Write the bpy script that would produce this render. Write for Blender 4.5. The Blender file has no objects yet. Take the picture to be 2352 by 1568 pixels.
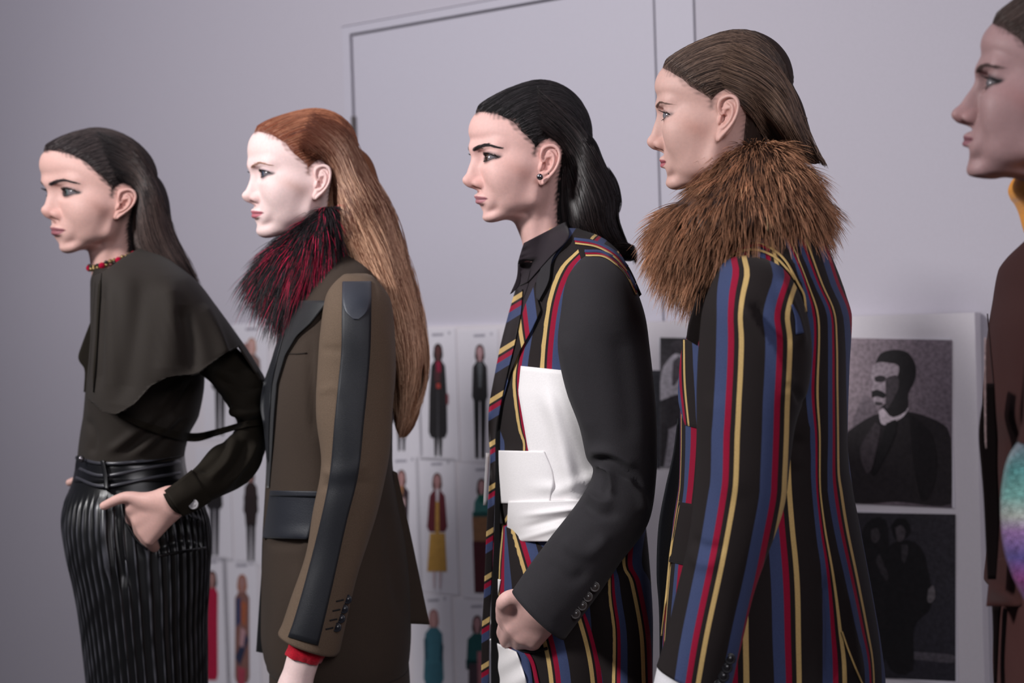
import bpy, math, random
import numpy as np
from mathutils import Vector, Matrix
from mathutils.bvhtree import BVHTree
random.seed(7); rng = np.random.default_rng(7)
sc = bpy.context.scene
COL = sc.collection

# ------------------------------------------------------------------ camera
FPX, CX, CY = 3267.0, 1176.0, 784.0
EYE_Z = 1.43
PITCH, ROLL = 0.0165, 0.032
FWD = np.array([0, math.cos(PITCH), -math.sin(PITCH)])
_r0, _u0 = np.array([1.0, 0, 0]), np.array([0, math.sin(PITCH), math.cos(PITCH)])
RIGHT = math.cos(ROLL) * _r0 - math.sin(ROLL) * _u0
UP = math.cos(ROLL) * _u0 + math.sin(ROLL) * _r0
CAM = np.array([0, 0, EYE_Z])
cd = bpy.data.cameras.new('camera'); cam = bpy.data.objects.new('camera', cd); COL.objects.link(cam)
cam.matrix_world = Matrix(((RIGHT[0], UP[0], -FWD[0], CAM[0]), (RIGHT[1], UP[1], -FWD[1], CAM[1]), (RIGHT[2], UP[2], -FWD[2], CAM[2]), (0, 0, 0, 1)))
cd.sensor_width = 36; cd.lens = FPX / 2352 * 36
cd.dof.use_dof = True; cd.dof.focus_distance = 2.05; cd.dof.aperture_fstop = 3.2
sc.camera = cam

# ------------------------------------------------------------------ light and exposure
w = bpy.data.worlds.new('world'); sc.world = w; w.use_nodes = True
w.node_tree.nodes['Background'].inputs[0].default_value = (0.60, 0.62, 0.78, 1)
w.node_tree.nodes['Background'].inputs[1].default_value = 0.10
def area(name, loc, aim, power, size, col, spread=180, size_y=None):
    l = bpy.data.lights.new(name, 'AREA'); l.energy = power; l.size = size; l.color = col; l.spread = math.radians(spread)
    if size_y: l.shape = 'RECTANGLE'; l.size_y = size_y
    o = bpy.data.objects.new(name, l); COL.objects.link(o); o.location = loc
    o.rotation_euler = (Vector(aim) - Vector(loc)).to_track_quat('-Z', 'Y').to_euler()
    return o
area('key_lamp', (-2.4, 0.8, 3.0), (0.15, 2.2, 1.3), 27, 0.5, (1.0, 0.98, 0.98), 95)
area('added_front_fill', (1.2, -1.7, 3.1), (0.5, 2.6, 1.3), 66, 1.6, (0.98, 0.95, 1.0))  # added fill from the front, no visible source
area('added_wall_wash', (-2.3, 2.5, 3.3), (-1.3, 4.2, 1.4), 13, 0.5, (0.96, 0.94, 1.0), 140)  # added wash to brighten the left part of the wall
area('added_center_wash', (-0.75, 2.1, 3.3), (0.25, 3.2, 1.6), 3, 0.5, (0.94, 0.93, 1.0), 120)  # added weak wash for the middle of the wall, no visible fixture
sc.view_settings.view_transform = 'Standard'; sc.view_settings.look = 'None'
sc.view_settings.exposure = 0.0; sc.view_settings.gamma = 1.0; sc.view_settings.use_curve_mapping = False
sc.cycles.use_denoising = True
# ------------------------------------------------------------------ helpers
def PX(u, v, d):
    """world point(s) seen at pixel (u, v), d metres in front of the camera"""
    u, v, d = np.asarray(u, float), np.asarray(v, float), np.asarray(d, float)
    u, v, d = np.broadcast_arrays(u, v, d)
    return CAM + d[..., None] * (FWD + RIGHT * ((u - CX) / FPX)[..., None] + UP * ((CY - v) / FPX)[..., None])
def to_px(W):
    q = np.asarray(W, float) - CAM; z = q @ FWD
    return CX + FPX * (q @ RIGHT) / z, CY - FPX * (q @ UP) / z, z
def sl(c):
    """sRGB 0-255 to linear"""
    c = np.asarray(c, float) / 255
    return np.where(c <= 0.04045, c / 12.92, ((c + 0.055) / 1.055)**2.4)
def rgba(c): return tuple(sl(c)) + (1.0,)

def empty(name, loc):
    o = bpy.data.objects.new(name, None); COL.objects.link(o); o.location = loc; o.empty_display_size = 0.1
    return o
def tag(o, label=None, cat=None, group=None, kind=None):
    for k, v in (('label', label), ('category', cat), ('group', group), ('kind', kind)):
        if v: o[k] = v
    return o
def origin(parent):
    while parent is not None and parent.parent is not None: parent = parent.parent
    return np.array(parent.location) if parent is not None else np.zeros(3)
def mk(name, V, F, mat, parent=None, smooth=True, col=None, attrs=None, kind=None, label=None, mats=None, fmat=None):
    """one mesh object from world coordinates"""
    V = np.asarray(V, float) - origin(parent)
    me = bpy.data.meshes.new(name)
    F = np.asarray(F) if not isinstance(F, list) else F
    if isinstance(F, np.ndarray) and len(F):
        k = F.shape[1]
        me.vertices.add(len(V)); me.vertices.foreach_set('co', V.astype(np.float32).ravel())
        me.loops.add(F.size); me.loops.foreach_set('vertex_index', F.astype(np.int32).ravel())
        me.polygons.add(len(F)); me.polygons.foreach_set('loop_start', np.arange(0, F.size, k, dtype=np.int32))
        me.update(calc_edges=True)
    else: me.from_pydata(V.tolist(), [], [list(f) for f in F])
    me.polygons.foreach_set('use_smooth', np.full(len(me.polygons), smooth))
    if col is not None:
        c = np.ones((len(V), 4), np.float32); c[:, :3] = col
        a = me.color_attributes.new('Col', 'FLOAT_COLOR', 'POINT'); a.data.foreach_set('color', c.ravel())
    for k, x in (attrs or {}).items():
        a = me.attributes.new(k, 'FLOAT', 'POINT'); a.data.foreach_set('value', np.asarray(x, np.float32))
    for m in (mats or [mat]): me.materials.append(m)
    if fmat is not None: me.polygons.foreach_set('material_index', np.asarray(fmat, np.int32))
    me.update()
    o = bpy.data.objects.new(name, me); COL.objects.link(o)
    if parent is not None: o.parent = parent
    if kind: o['kind'] = kind
    if label: o['label'] = label
    return o

def normals(V, F):
    V = np.asarray(V); F = np.asarray(F)
    n = np.cross(V[F[:, 2]] - V[F[:, 0]], V[F[:, -1]] - V[F[:, 1]])
    N = np.zeros_like(V)
    for k in range(F.shape[1]):
        for a in range(3): N[:, a] += np.bincount(F[:, k], weights=n[:, a], minlength=len(V))
    return N / (np.linalg.norm(N, axis=1, keepdims=True) + 1e-12)

class Surf:
    """a set of meshes to lay things on"""
    def __init__(self, *vf):
        V, F, n = [], [], 0
        for v, f in vf:
            V.append(np.asarray(v)); F += (np.asarray(f) + n).tolist(); n += len(v)
        self.bvh = BVHTree.FromPolygons(np.concatenate(V).tolist(), F)
    def cast(self, u, v, back=False):
        """depth where the sight line through (u, v) meets the surface (nan: misses)"""
        u, v = np.ravel(u), np.ravel(v)
        D = FWD + RIGHT * ((u - CX) / FPX)[:, None] + UP * ((CY - v) / FPX)[:, None]
        out = np.full(len(u), np.nan); rc = self.bvh.ray_cast
        for i, d in enumerate(D):
            if back: o = CAM + d * 8; h = rc(o.tolist(), (-d).tolist())[0]
            else: h = rc(CAM.tolist(), d.tolist())[0]
            if h is not None: out[i] = (np.array(h) - CAM) @ FWD
        return out

def fill(d, axis_rows):
    """replace nan in a (rows, cols) table by the nearest valid value along the row, then column"""
    d = d.reshape(axis_rows)
    for t in (d, d.T):
        for r in t:
            ok = np.flatnonzero(~np.isnan(r))
            if len(ok) and len(ok) < len(r):
                bad = np.flatnonzero(np.isnan(r)); r[bad] = r[ok[np.abs(bad[:, None] - ok[None]).argmin(1)]]
    return d

def resample(pl, n):
    p = np.asarray(pl, float)
    if len(p) == 2:
        t = np.linspace(0, 1, n)[:, None]; return p[0] * (1 - t) + p[1] * t
    q = spline(p, np.linspace(0, len(p) - 1, len(p) * 12))
    s = np.concatenate([[0], np.cumsum(np.linalg.norm(np.diff(q[:, :2], axis=0), axis=1))])
    x = np.linspace(0, s[-1], n)
    return np.stack([np.interp(x, s, q[:, a]) for a in range(p.shape[1])], 1)
def resample_sharp(pl, n):
    p = np.asarray(pl, float)
    s = np.concatenate([[0], np.cumsum(np.linalg.norm(np.diff(p[:, :2], axis=0), axis=1))])
    x = np.linspace(0, s[-1], n)
    return np.stack([np.interp(x, s, p[:, a]) for a in range(p.shape[1])], 1)

def grid_faces(n, m, wrap=False):
    i, j = np.meshgrid(np.arange(n - 1), np.arange(m if wrap else m - 1), indexing='ij')
    a = i * m + j; b = i * m + (j + 1) % m
    return np.stack([a, b, b + m, a + m], -1).reshape(-1, 4)

def strip(surf, L, R, n=24, m=10, off=0.004, rim=0.006, depth=None, bulge=0.0, sharp=False, dfun=None):
    """a cloth panel lying on surf between two pixel polylines; its border turns down to the surface"""
    rs = resample_sharp if sharp else resample
    L, R = rs(L, n), rs(R, n)
    t = np.linspace(0, 1, m)[None, :, None]
    uv = L[:, None, :2] * (1 - t) + R[:, None, :2] * t
    u, v = uv[..., 0], uv[..., 1]
    d = surf.cast(u, v).reshape(n, m) if surf is not None else np.full((n, m), depth, float)
    if np.isnan(d).all(): d[:] = depth if depth is not None else 2.0
    d = fill(d, (n, m))
    # ease jumps
    for _ in range(2):
        d[1:-1] = 0.25 * d[:-2] + 0.5 * d[1:-1] + 0.25 * d[2:]
        d[:, 1:-1] = 0.25 * d[:, :-2] + 0.5 * d[:, 1:-1] + 0.25 * d[:, 2:]
    tt = np.linspace(0, 1, m)[None]; ss = np.linspace(0, 1, n)[:, None]
    d = d - off - bulge * np.sin(np.pi * tt) * np.sin(np.pi * ss)
    if dfun is not None: d = d - dfun(u, v)
    V = PX(u, v, d).reshape(-1, 3)
    B = PX(u, v, d + rim).reshape(-1, 3)
    F = grid_faces(n, m)
    idx = np.arange(n * m).reshape(n, m)
    border = np.concatenate([idx[0, :-1], idx[:-1, -1], idx[-1, :0:-1], idx[:0:-1, 0]])
    k = len(border); W = np.concatenate([V, B[border]])
    nb = n * m + np.arange(k)
    rimF = np.stack([border, nb, np.roll(nb, -1), np.roll(border, -1)], 1)
    return W, np.concatenate([F[:, ::-1], rimF[:, ::-1]])

def interp_rows(rows, n):
    R = np.asarray(rows, float); v = R[:, 0]
    x = np.linspace(v[0], v[-1], n)
    out = [x]
    for a in range(1, R.shape[1]):
        y = R[:, a]; h = np.diff(v); s = np.diff(y) / h                  # monotone cubic
        m = np.zeros(len(y)); m[0], m[-1] = s[0], s[-1]
        for i in range(1, len(y) - 1):
            m[i] = 0 if s[i - 1] * s[i] <= 0 else 2 * s[i - 1] * s[i] / (s[i - 1] + s[i])
        i = np.clip(np.searchsorted(v, x, side='right') - 1, 0, len(h) - 1); t = (x - v[i]) / h[i]
        out.append((1 + 2 * t) * (1 - t)**2 * y[i] + t * (1 - t)**2 * h[i] * m[i] + t * t * (3 - 2 * t) * y[i + 1] + t * t * (t - 1) * h[i] * m[i + 1])
    return np.stack(out, 1)

def loft(rows, d, yaw=0.0, n=80, m=96, e=2.3, cap=True):
    """torso-like shape. rows: (v, u_front, u_back, half_width_m[, depth shift]); forward = image left, turned by yaw towards the camera.
    Returns V, F, theta (0 at the front, positive on the camera side)"""
    R = interp_rows(rows, n)
    c, s = math.cos(yaw), math.sin(yaw)
    th = np.linspace(-np.pi, np.pi, m, endpoint=False)
    ct = np.sign(np.cos(th)) * np.abs(np.cos(th))**(2 / e); st = np.sign(np.sin(th)) * np.abs(np.sin(th))**(2 / e)
    V = []
    for r in R:
        v, uf0, ub0, B = r[:4]; dd = r[4] if len(r) > 4 else 0.0
        uf, ub = uf0, ub0
        for it in range(4):                                              # until the outline as seen spans uf0..ub0
            E = (ub - uf) / 2 * (d + dd) / FPX
            # forward semi-axis so that the projected half extent is E
            lo, hi = 0.0, 2 * abs(E) + 0.01
            for _ in range(18):
                A = (lo + hi) / 2
                if np.abs(A * ct * c - B * st * s).max() > E: hi = A
                else: lo = A
            A = max(A, E * 0.35)
            x = -(A * ct * c) + B * st * s                               # to the right
            y = -(A * ct * s) - B * st * c                               # away
            W = PX((uf + ub) / 2, v, d + dd) + x[:, None] * RIGHT + y[:, None] * np.array([0, 1.0, 0])
            pu = to_px(W)[0]; e0, e1 = pu.min() - uf0, pu.max() - ub0
            uf, ub = uf - e0 * .9, ub - e1 * .9
            if ub - uf < 4: ub = uf + 4
        V.append(W)
    V = np.concatenate(V); F = grid_faces(n, m, True)
    T = np.tile(th, n)
    if cap:
        V = np.concatenate([V, V[:m].mean(0)[None], V[-m:].mean(0)[None]]); a, b = n * m, n * m + 1
        j = np.arange(m)
        F = np.concatenate([F, np.stack([np.full(m, a), (j + 1) % m, j, j], 1)[:, :4], np.stack([np.full(m, b), (n - 1) * m + j, (n - 1) * m + (j + 1) % m, (n - 1) * m + (j + 1) % m], 1)])
        T = np.concatenate([T, [0, 0]])
    return V, F, T
def tri4(F):
    """drop repeated corners of degenerate quads"""
    return [list(dict.fromkeys(f)) for f in F.tolist()]

def tube(rows, n=60, m=48, e=2.0, close=True):
    """sleeve: rows (uL, vL, uR, vR, depth, half_depth_m) from the shoulder down; silhouette edges given in pixels"""
    rows = np.asarray(rows, float); R = spline(rows, np.linspace(0, len(rows) - 1, n)) if len(rows) > 2 else np.linspace(rows[0], rows[1], n)
    th = np.linspace(0, 2 * np.pi, m, endpoint=False)
    ct = np.sign(np.cos(th)) * np.abs(np.cos(th))**(2 / e); st = np.sign(np.sin(th)) * np.abs(np.sin(th))**(2 / e)
    V = []
    for uL, vL, uR, vR, d, h in R:
        a, b = PX(uL, vL, d), PX(uR, vR, d); mid = (a + b) / 2; ax = (b - a) / 2
        V.append(mid + ct[:, None] * ax - st[:, None] * h * FWD)
    V = np.concatenate(V); F = grid_faces(n, m, True)[:, ::-1]
    T = np.tile(th, n)
    if close:
        V = np.concatenate([V, V[:m].mean(0)[None], V[-m:].mean(0)[None]]); j = np.arange(m)
        F = np.concatenate([F, np.stack([np.full(m, n * m), j, (j + 1) % m, (j + 1) % m], 1), np.stack([np.full(m, n * m + 1), (n - 1) * m + (j + 1) % m, (n - 1) * m + j, (n - 1) * m + j], 1)])
        T = np.concatenate([T, [0, 0]])
    return V, F, T

def seg_dist(u, v, pl):
    """distance of pixels to a polyline and the position along it (0..1)"""
    p = np.asarray(pl, float); best = np.full(u.shape, 1e9); pos = np.zeros(u.shape)
    L = np.linalg.norm(np.diff(p, axis=0), axis=1); S = np.concatenate([[0], np.cumsum(L)])
    for i in range(len(p) - 1):
        e = p[i + 1] - p[i]
        t = np.clip(((u - p[i, 0]) * e[0] + (v - p[i, 1]) * e[1]) / (e @ e + 1e-9), 0, 1)
        q = np.hypot(u - p[i, 0] - t * e[0], v - p[i, 1] - t * e[1])
        m = q < best; best = np.where(m, q, best); pos = np.where(m, (S[i] + t * L[i]) / S[-1], pos)
    return best, pos
def folds(V, F, L):
    """raise (amp > 0) or press in (amp < 0) soft folds on the camera side: L = [(polyline px, width px, amp m)]"""
    N = normals(V, F); u, v, _ = to_px(V)
    face = np.clip(-(N @ FWD) * 2 + 0.2, 0, 1)
    A = np.zeros(len(V))
    for pl, wd, amp in L:
        q, t = seg_dist(u, v, resample(pl, 20))
        A += amp * np.exp(-(q / wd)**2) * np.clip(np.minimum(t, 1 - t) * 6 + 0.15, 0, 1) * face
    return V + N * A[:, None]
def rumple(V, F, amp, size, seed=0):
    r = np.random.default_rng(seed); N = normals(V, F); a = np.zeros(len(V))
    for i in range(9):
        k = r.normal(size=3) * np.array([1, 1, 0.6]) / size
        a += np.sin(V @ k * 2 * np.pi * 0.5 + r.uniform(0, 6.28)) / 3
    return V + N * (a * amp)[:, None]

def stripe_coord(V, lines, period_px, surf_depth=None):
    """continuous stripe number for each vertex: lines = [(index, polyline px)], interpolated sideways at equal height along the lines"""
    u, v, _ = to_px(V)
    xs = []
    for k, pl in lines:
        p = resample(pl, 60); o = np.argsort(p[:, 1])
        y, x = p[o, 1], p[o, 0]
        xx = np.interp(v, y, x)
        s0 = (x[1] - x[0]) / (y[1] - y[0] + 1e-6); s1 = (x[-1] - x[-2]) / (y[-1] - y[-2] + 1e-6)
        xx = np.where(v < y[0], x[0] + np.clip(s0, -2, 2) * (v - y[0]), np.where(v > y[-1], x[-1] + np.clip(s1, -2, 2) * (v - y[-1]), xx))
        xs.append(xx)
    ks = np.array([k for k, _ in lines], float); X = np.stack(xs, 1)
    out = np.zeros(len(V))
    n = len(ks)
    done = np.zeros(len(V), bool)
    m = u <= X[:, 0]; out[m] = (ks[0] + (u - X[:, 0]) / period_px)[m]; done |= m
    m = (u >= X[:, -1]) & ~done; out[m] = (ks[-1] + (u - X[:, -1]) / period_px)[m]; done |= m
    for i in range(n - 1):
        m = (~done) & (u <= X[:, i + 1]); w_ = np.maximum(X[:, i + 1] - X[:, i], 1e-3)
        out[m] = (ks[i] + (ks[i + 1] - ks[i]) * (u - X[:, i]) / w_)[m]; done |= m
    return out

def stripe_wrap(V, s, n, m, period, th0):
    """beyond the angle th0 the stripes go on round the body by true distance"""
    G = V[:n * m].reshape(n, m, 3); S = s[:n * m].reshape(n, m).copy()
    j0 = int((th0 + math.pi) / (2 * math.pi) * m)
    d = np.linalg.norm(np.diff(G[:, :j0 + 1], axis=1), axis=2)
    arc = np.concatenate([np.cumsum(d[:, ::-1], axis=1)[:, ::-1], np.zeros((n, 1))], 1)
    S[:, :j0 + 1] = S[:, j0:j0 + 1] - arc / period
    out = s.copy(); out[:n * m] = S.ravel(); return out

def tubes(P, r, sides=3):
    """thin tapered strands: P (n, k, 3), r (n, k) -> V, F"""
    n, k, _ = P.shape
    t = np.gradient(P, axis=1); t /= np.linalg.norm(t, axis=2, keepdims=True) + 1e-12
    a = np.cross(t, np.array([0.13, 1.0, 0.21])); a /= np.linalg.norm(a, axis=2, keepdims=True) + 1e-12
    b = np.cross(t, a)
    ph = np.arange(sides) * 2 * np.pi / sides
    V = P[:, :, None] + r[:, :, None, None] * (np.cos(ph)[:, None] * a[:, :, None] + np.sin(ph)[:, None] * b[:, :, None])
    i = np.arange(n)[:, None, None] * k * sides + np.arange(k - 1)[None, :, None] * sides + np.arange(sides)[None, None]
    j = np.arange(n)[:, None, None] * k * sides + np.arange(k - 1)[None, :, None] * sides + (np.arange(sides) + 1)[None, None] % sides
    F = np.stack([i, j, j + sides, i + sides], -1).reshape(-1, 4)
    return V.reshape(-1, 3), F

def hair_strands(guides, n, surf, d0, K=14, r=0.0005, off=(0.0, 0.003), wob=3.0, back=0.3, wave=0.0, seed=1, lift_tip=0.0, short=0.35, tint=0.35):
    """strands between neighbouring pixel guides, laid on surf; returns V, F, per-vertex shade, along"""
    r_ = np.random.default_rng(seed)
    G = np.stack([resample(g, K) for g in guides])                     # (g, K, 2)
    t = r_.uniform(0, len(G) - 1, n); i = np.minimum(t.astype(int), len(G) - 2); f = (t - i)[:, None, None]
    P = G[i] * (1 - f) + G[i + 1] * f
    # start / length variation
    a = r_.uniform(0, 1, n)**2 * short; bq = 1 - r_.uniform(0, 1, n)**2 * short
    s = (a[:, None] + (bq - a)[:, None] * np.linspace(0, 1, K)[None]) * (K - 1)
    k0 = np.minimum(s.astype(int), K - 2); fr = (s - k0)[..., None]
    ii = np.arange(n)[:, None]
    P = P[ii, k0] * (1 - fr) + P[ii, k0 + 1] * fr
    ph = r_.uniform(0, 6.28, (n, 1, 2)); kk = np.linspace(0, 1, K)[None, :, None]
    P = P + wob * np.sin(ph + kk * r_.uniform(2, 7, (n, 1, 1))) * r_.normal(size=(n, 1, 1)) * 0.6 + r_.normal(size=(n, 1, 2)) * wob * 0.4
    if wave: P[..., 0] += wave * np.sin(kk[..., 0] * 9 + t[:, None] * 1.3 + 0.5 * r_.normal(size=(n, 1)))
    bk = r_.uniform(size=n) < back
    d = np.full((n, K), np.nan)
    for flag in (False, True):
        m = bk == flag
        if m.any(): d[m] = surf.cast(P[m][..., 0], P[m][..., 1], back=flag).reshape(-1, K)
    allnan = np.isnan(d).all(1); d[allnan] = d0
    d = fill(d, (n, K))
    for _ in range(3): d[:, 1:-1] = 0.25 * d[:, :-2] + 0.5 * d[:, 1:-1] + 0.25 * d[:, 2:]
    o = r_.uniform(off[0], off[1], (n, 1)) + lift_tip * np.linspace(0, 1, K)[None]**2 * r_.uniform(-1, 1, (n, 1))
    d = d + np.where(bk[:, None], o, -o)
    W = PX(P[..., 0], P[..., 1], d)
    rad = r * r_.uniform(0.6, 1.3, (n, 1)) * np.clip(np.minimum(np.linspace(0.35, 6, K), np.linspace(5, 0.25, K)), 0, 1)[None]
    V, F = tubes(W, rad)
    sh = np.repeat(np.repeat(r_.normal(size=n) * tint, K), 3)
    al = np.repeat(np.tile(np.linspace(0, 1, K), n), 3)
    return V, F, sh, al

def lathe(profile, c, axis, n=20):
    """round solid: profile [(r, t)] along axis from c"""
    axis = np.asarray(axis, float) / np.linalg.norm(axis); a = np.cross(axis, [0.2, 0.3, 1.0]); a /= np.linalg.norm(a); b = np.cross(axis, a)
    th = np.linspace(0, 2 * np.pi, n, endpoint=False)
    V = np.concatenate([c + axis * t + r * (np.cos(th)[:, None] * a + np.sin(th)[:, None] * b) for r, t in profile])
    return V, grid_faces(len(profile), n, True)
def ball(c, r, n=16, k=10):
    return lathe([(max(r * math.sin(x), 1e-5), -r * math.cos(x)) for x in np.linspace(0, math.pi, k)], np.asarray(c), (0, -0.3, 1), n)
def box(lo, hi, bev=0.0):
    lo, hi = np.array(lo, float), np.array(hi, float)
    V = np.array([[(lo, hi)[i][0], (lo, hi)[j][1], (lo, hi)[k][2]] for i in (0, 1) for j in (0, 1) for k in (0, 1)])
    F = np.array([[0, 1, 3, 2], [4, 6, 7, 5], [0, 4, 5, 1], [2, 3, 7, 6], [0, 2, 6, 4], [1, 5, 7, 3]])
    return V, F
def join(*vf):
    V, F, n = [], [], 0
    for v, f in vf:
        V.append(np.asarray(v)); F.append(np.asarray(f) + n); n += len(v)
    return np.concatenate(V), np.concatenate(F)

# ------------------------------------------------------------------ materials
MATS = {}
def mat(name, build):
    if name not in MATS:
        m = bpy.data.materials.new(name); m.use_nodes = True
        nt = m.node_tree; build(nt, nt.nodes['Principled BSDF'], nt.nodes, nt.links); MATS[name] = m
    return MATS[name]
def _noise(nt, scale, detail=3, rough=0.55, vec=None):
    t = nt.nodes.new('ShaderNodeTexNoise'); t.inputs['Scale'].default_value = scale; t.inputs['Detail'].default_value = detail; t.inputs['Roughness'].default_value = rough
    if vec is None:
        c = nt.nodes.new('ShaderNodeTexCoord'); nt.links.new(c.outputs['Object'], t.inputs['Vector'])
    else: nt.links.new(vec, t.inputs['Vector'])
    return t
def _bump(nt, b, h, strength, dist=0.001):
    n = nt.nodes.new('ShaderNodeBump'); n.inputs['Strength'].default_value = strength; n.inputs['Distance'].default_value = dist
    nt.links.new(h, n.inputs['Height']); nt.links.new(n.outputs['Normal'], b.inputs['Normal'])
def _vary(nt, col, fac, amt):
    """colour times (1 - amt .. 1 + amt) by fac"""
    r = nt.nodes.new('ShaderNodeMapRange'); r.inputs[3].default_value = 1 - amt; r.inputs[4].default_value = 1 + amt; r.inputs[1].default_value = 0.3; r.inputs[2].default_value = 0.7
    nt.links.new(fac, r.inputs[0])
    h = nt.nodes.new('ShaderNodeVectorMath'); h.operation = 'SCALE'
    if isinstance(col, tuple): h.inputs[0].default_value = col[:3]
    else: nt.links.new(col, h.inputs[0])
    nt.links.new(r.outputs[0], h.inputs['Scale'])
    return h.outputs[0]
def cloth(name, c, rough=0.85, sheen=0.04, weave=900, amt=0.12, spec=0.15, bump=0.25):
    def f(nt, b, N, L):
        t = _noise(nt, weave, 2); L.new(_vary(nt, rgba(c), t.outputs[0], amt), b.inputs['Base Color'])
        b.inputs['Roughness'].default_value = rough; b.inputs['Specular IOR Level'].default_value = spec
        b.inputs['Sheen Weight'].default_value = sheen; b.inputs['Sheen Roughness'].default_value = 0.5
        t2 = _noise(nt, 60, 4); ad = N.new('ShaderNodeMath'); L.new(t.outputs[0], ad.inputs[0]); hf = N.new('ShaderNodeMath'); hf.operation = 'MULTIPLY'; hf.inputs[1].default_value = 0.35; L.new(t2.outputs[0], hf.inputs[0]); L.new(hf.outputs[0], ad.inputs[1])
        _bump(nt, b, ad.outputs[0], bump, 0.0015)
    return mat(name, f)
def plain(name, c, rough=0.5, metal=0.0, spec=0.5, emit=None):
    def f(nt, b, N, L):
        t = _noise(nt, 30, 3); L.new(_vary(nt, rgba(c), t.outputs[0], 0.05), b.inputs['Base Color'])
        b.inputs['Roughness'].default_value = rough; b.inputs['Metallic'].default_value = metal; b.inputs['Specular IOR Level'].default_value = spec
    return mat(name, f)
def vcol(name, rough=0.6, sss=0.0, spec=0.4, bump=None, amt=0.0, scale=200, aniso=0.0, sheen=0.0, coat=0.0):
    def f(nt, b, N, L):
        a = N.new('ShaderNodeAttribute'); a.attribute_name = 'Col'
        src = a.outputs['Color']
        t = _noise(nt, scale, 4)
        if amt: src = _vary(nt, src, t.outputs[0], amt)
        L.new(src, b.inputs['Base Color'])
        b.inputs['Roughness'].default_value = rough; b.inputs['Specular IOR Level'].default_value = spec
        b.inputs['Sheen Weight'].default_value = sheen
        b.inputs['Coat Weight'].default_value = coat; b.inputs['Coat Roughness'].default_value = 0.2
        if sss:
            b.inputs['Subsurface Weight'].default_value = sss; b.inputs['Subsurface Radius'].default_value = (1.0, 0.35, 0.2); b.inputs['Subsurface Scale'].default_value = 0.004
        if bump: _bump(nt, b, t.outputs[0], bump, 0.0006)
    return mat(name, f)
def striped(name, ramp, attr='s', rough=0.85, weave=900, sheen=0.03):
    """woven stripes: ramp [(position in 0..1, sRGB)] of one repeat, read at the fraction of the stripe number"""
    def f(nt, b, N, L):
        a = N.new('ShaderNodeAttribute'); a.attribute_name = attr
        fr = N.new('ShaderNodeMath'); fr.operation = 'FRACT'; L.new(a.outputs['Fac'], fr.inputs[0])
        cr = N.new('ShaderNodeValToRGB'); cr.color_ramp.interpolation = 'CONSTANT'; L.new(fr.outputs[0], cr.inputs[0])
        el = cr.color_ramp.elements
        while len(el) > 1: el.remove(el[0])
        el[0].position = ramp[0][0]; el[0].color = rgba(ramp[0][1])
        for p, c in ramp[1:]:
            e = el.new(p); e.color = rgba(c)
        t = _noise(nt, weave, 2); L.new(_vary(nt, cr.outputs[0], t.outputs[0], 0.12), b.inputs['Base Color'])
        b.inputs['Roughness'].default_value = rough; b.inputs['Specular IOR Level'].default_value = 0.2; b.inputs['Sheen Weight'].default_value = sheen
        _bump(nt, b, t.outputs[0], 0.25, 0.001)
    return mat(name, f)
# ------------------------------------------------------------------ signed distance sculpting
def _ell(X, Y, Z, c, r):
    x, y, z = X - c[0], Y - c[1], Z - c[2]
    k0 = np.sqrt((x / r[0])**2 + (y / r[1])**2 + (z / r[2])**2)
    k1 = np.sqrt((x / r[0]**2)**2 + (y / r[1]**2)**2 + (z / r[2]**2)**2) + 1e-9
    return k0 * (k0 - 1) / k1
def _cap(X, Y, Z, a, b, ra, rb):
    a = np.array(a, float); b = np.array(b, float); ab = b - a
    t = ((X - a[0]) * ab[0] + (Y - a[1]) * ab[1] + (Z - a[2]) * ab[2]) / max(ab @ ab, 1e-9)
    t = np.clip(t, 0, 1)
    return np.sqrt((X - a[0] - t * ab[0])**2 + (Y - a[1] - t * ab[1])**2 + (Z - a[2] - t * ab[2])**2) - (ra + (rb - ra) * t)
def smin(a, b, k):
    h = np.maximum(k - np.abs(a - b), 0) / k
    return np.minimum(a, b) - h * h * k * 0.25
def smax(a, b, k): return -smin(-a, -b, k)

def spline(pts, t):
    """Catmull-Rom through pts at parameters t in 0..n-1"""
    p = np.asarray(pts, float); n = len(p)
    t = np.clip(np.asarray(t, float), 0, n - 1); i = np.minimum(t.astype(int), n - 2); f = (t - i)[:, None]
    g = lambda j: np.where((j < 0)[:, None], 2 * p[0] - p[1], np.where((j >= n)[:, None], 2 * p[-1] - p[-2], p[np.clip(j, 0, n - 1)]))
    a, b, c, d = g(i - 1), g(i), g(i + 1), g(i + 2)
    return 0.5 * (2 * b + (c - a) * f + (2 * a - 5 * b + 4 * c - d) * f**2 + (3 * b - a - 3 * c + d) * f**3)

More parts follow.
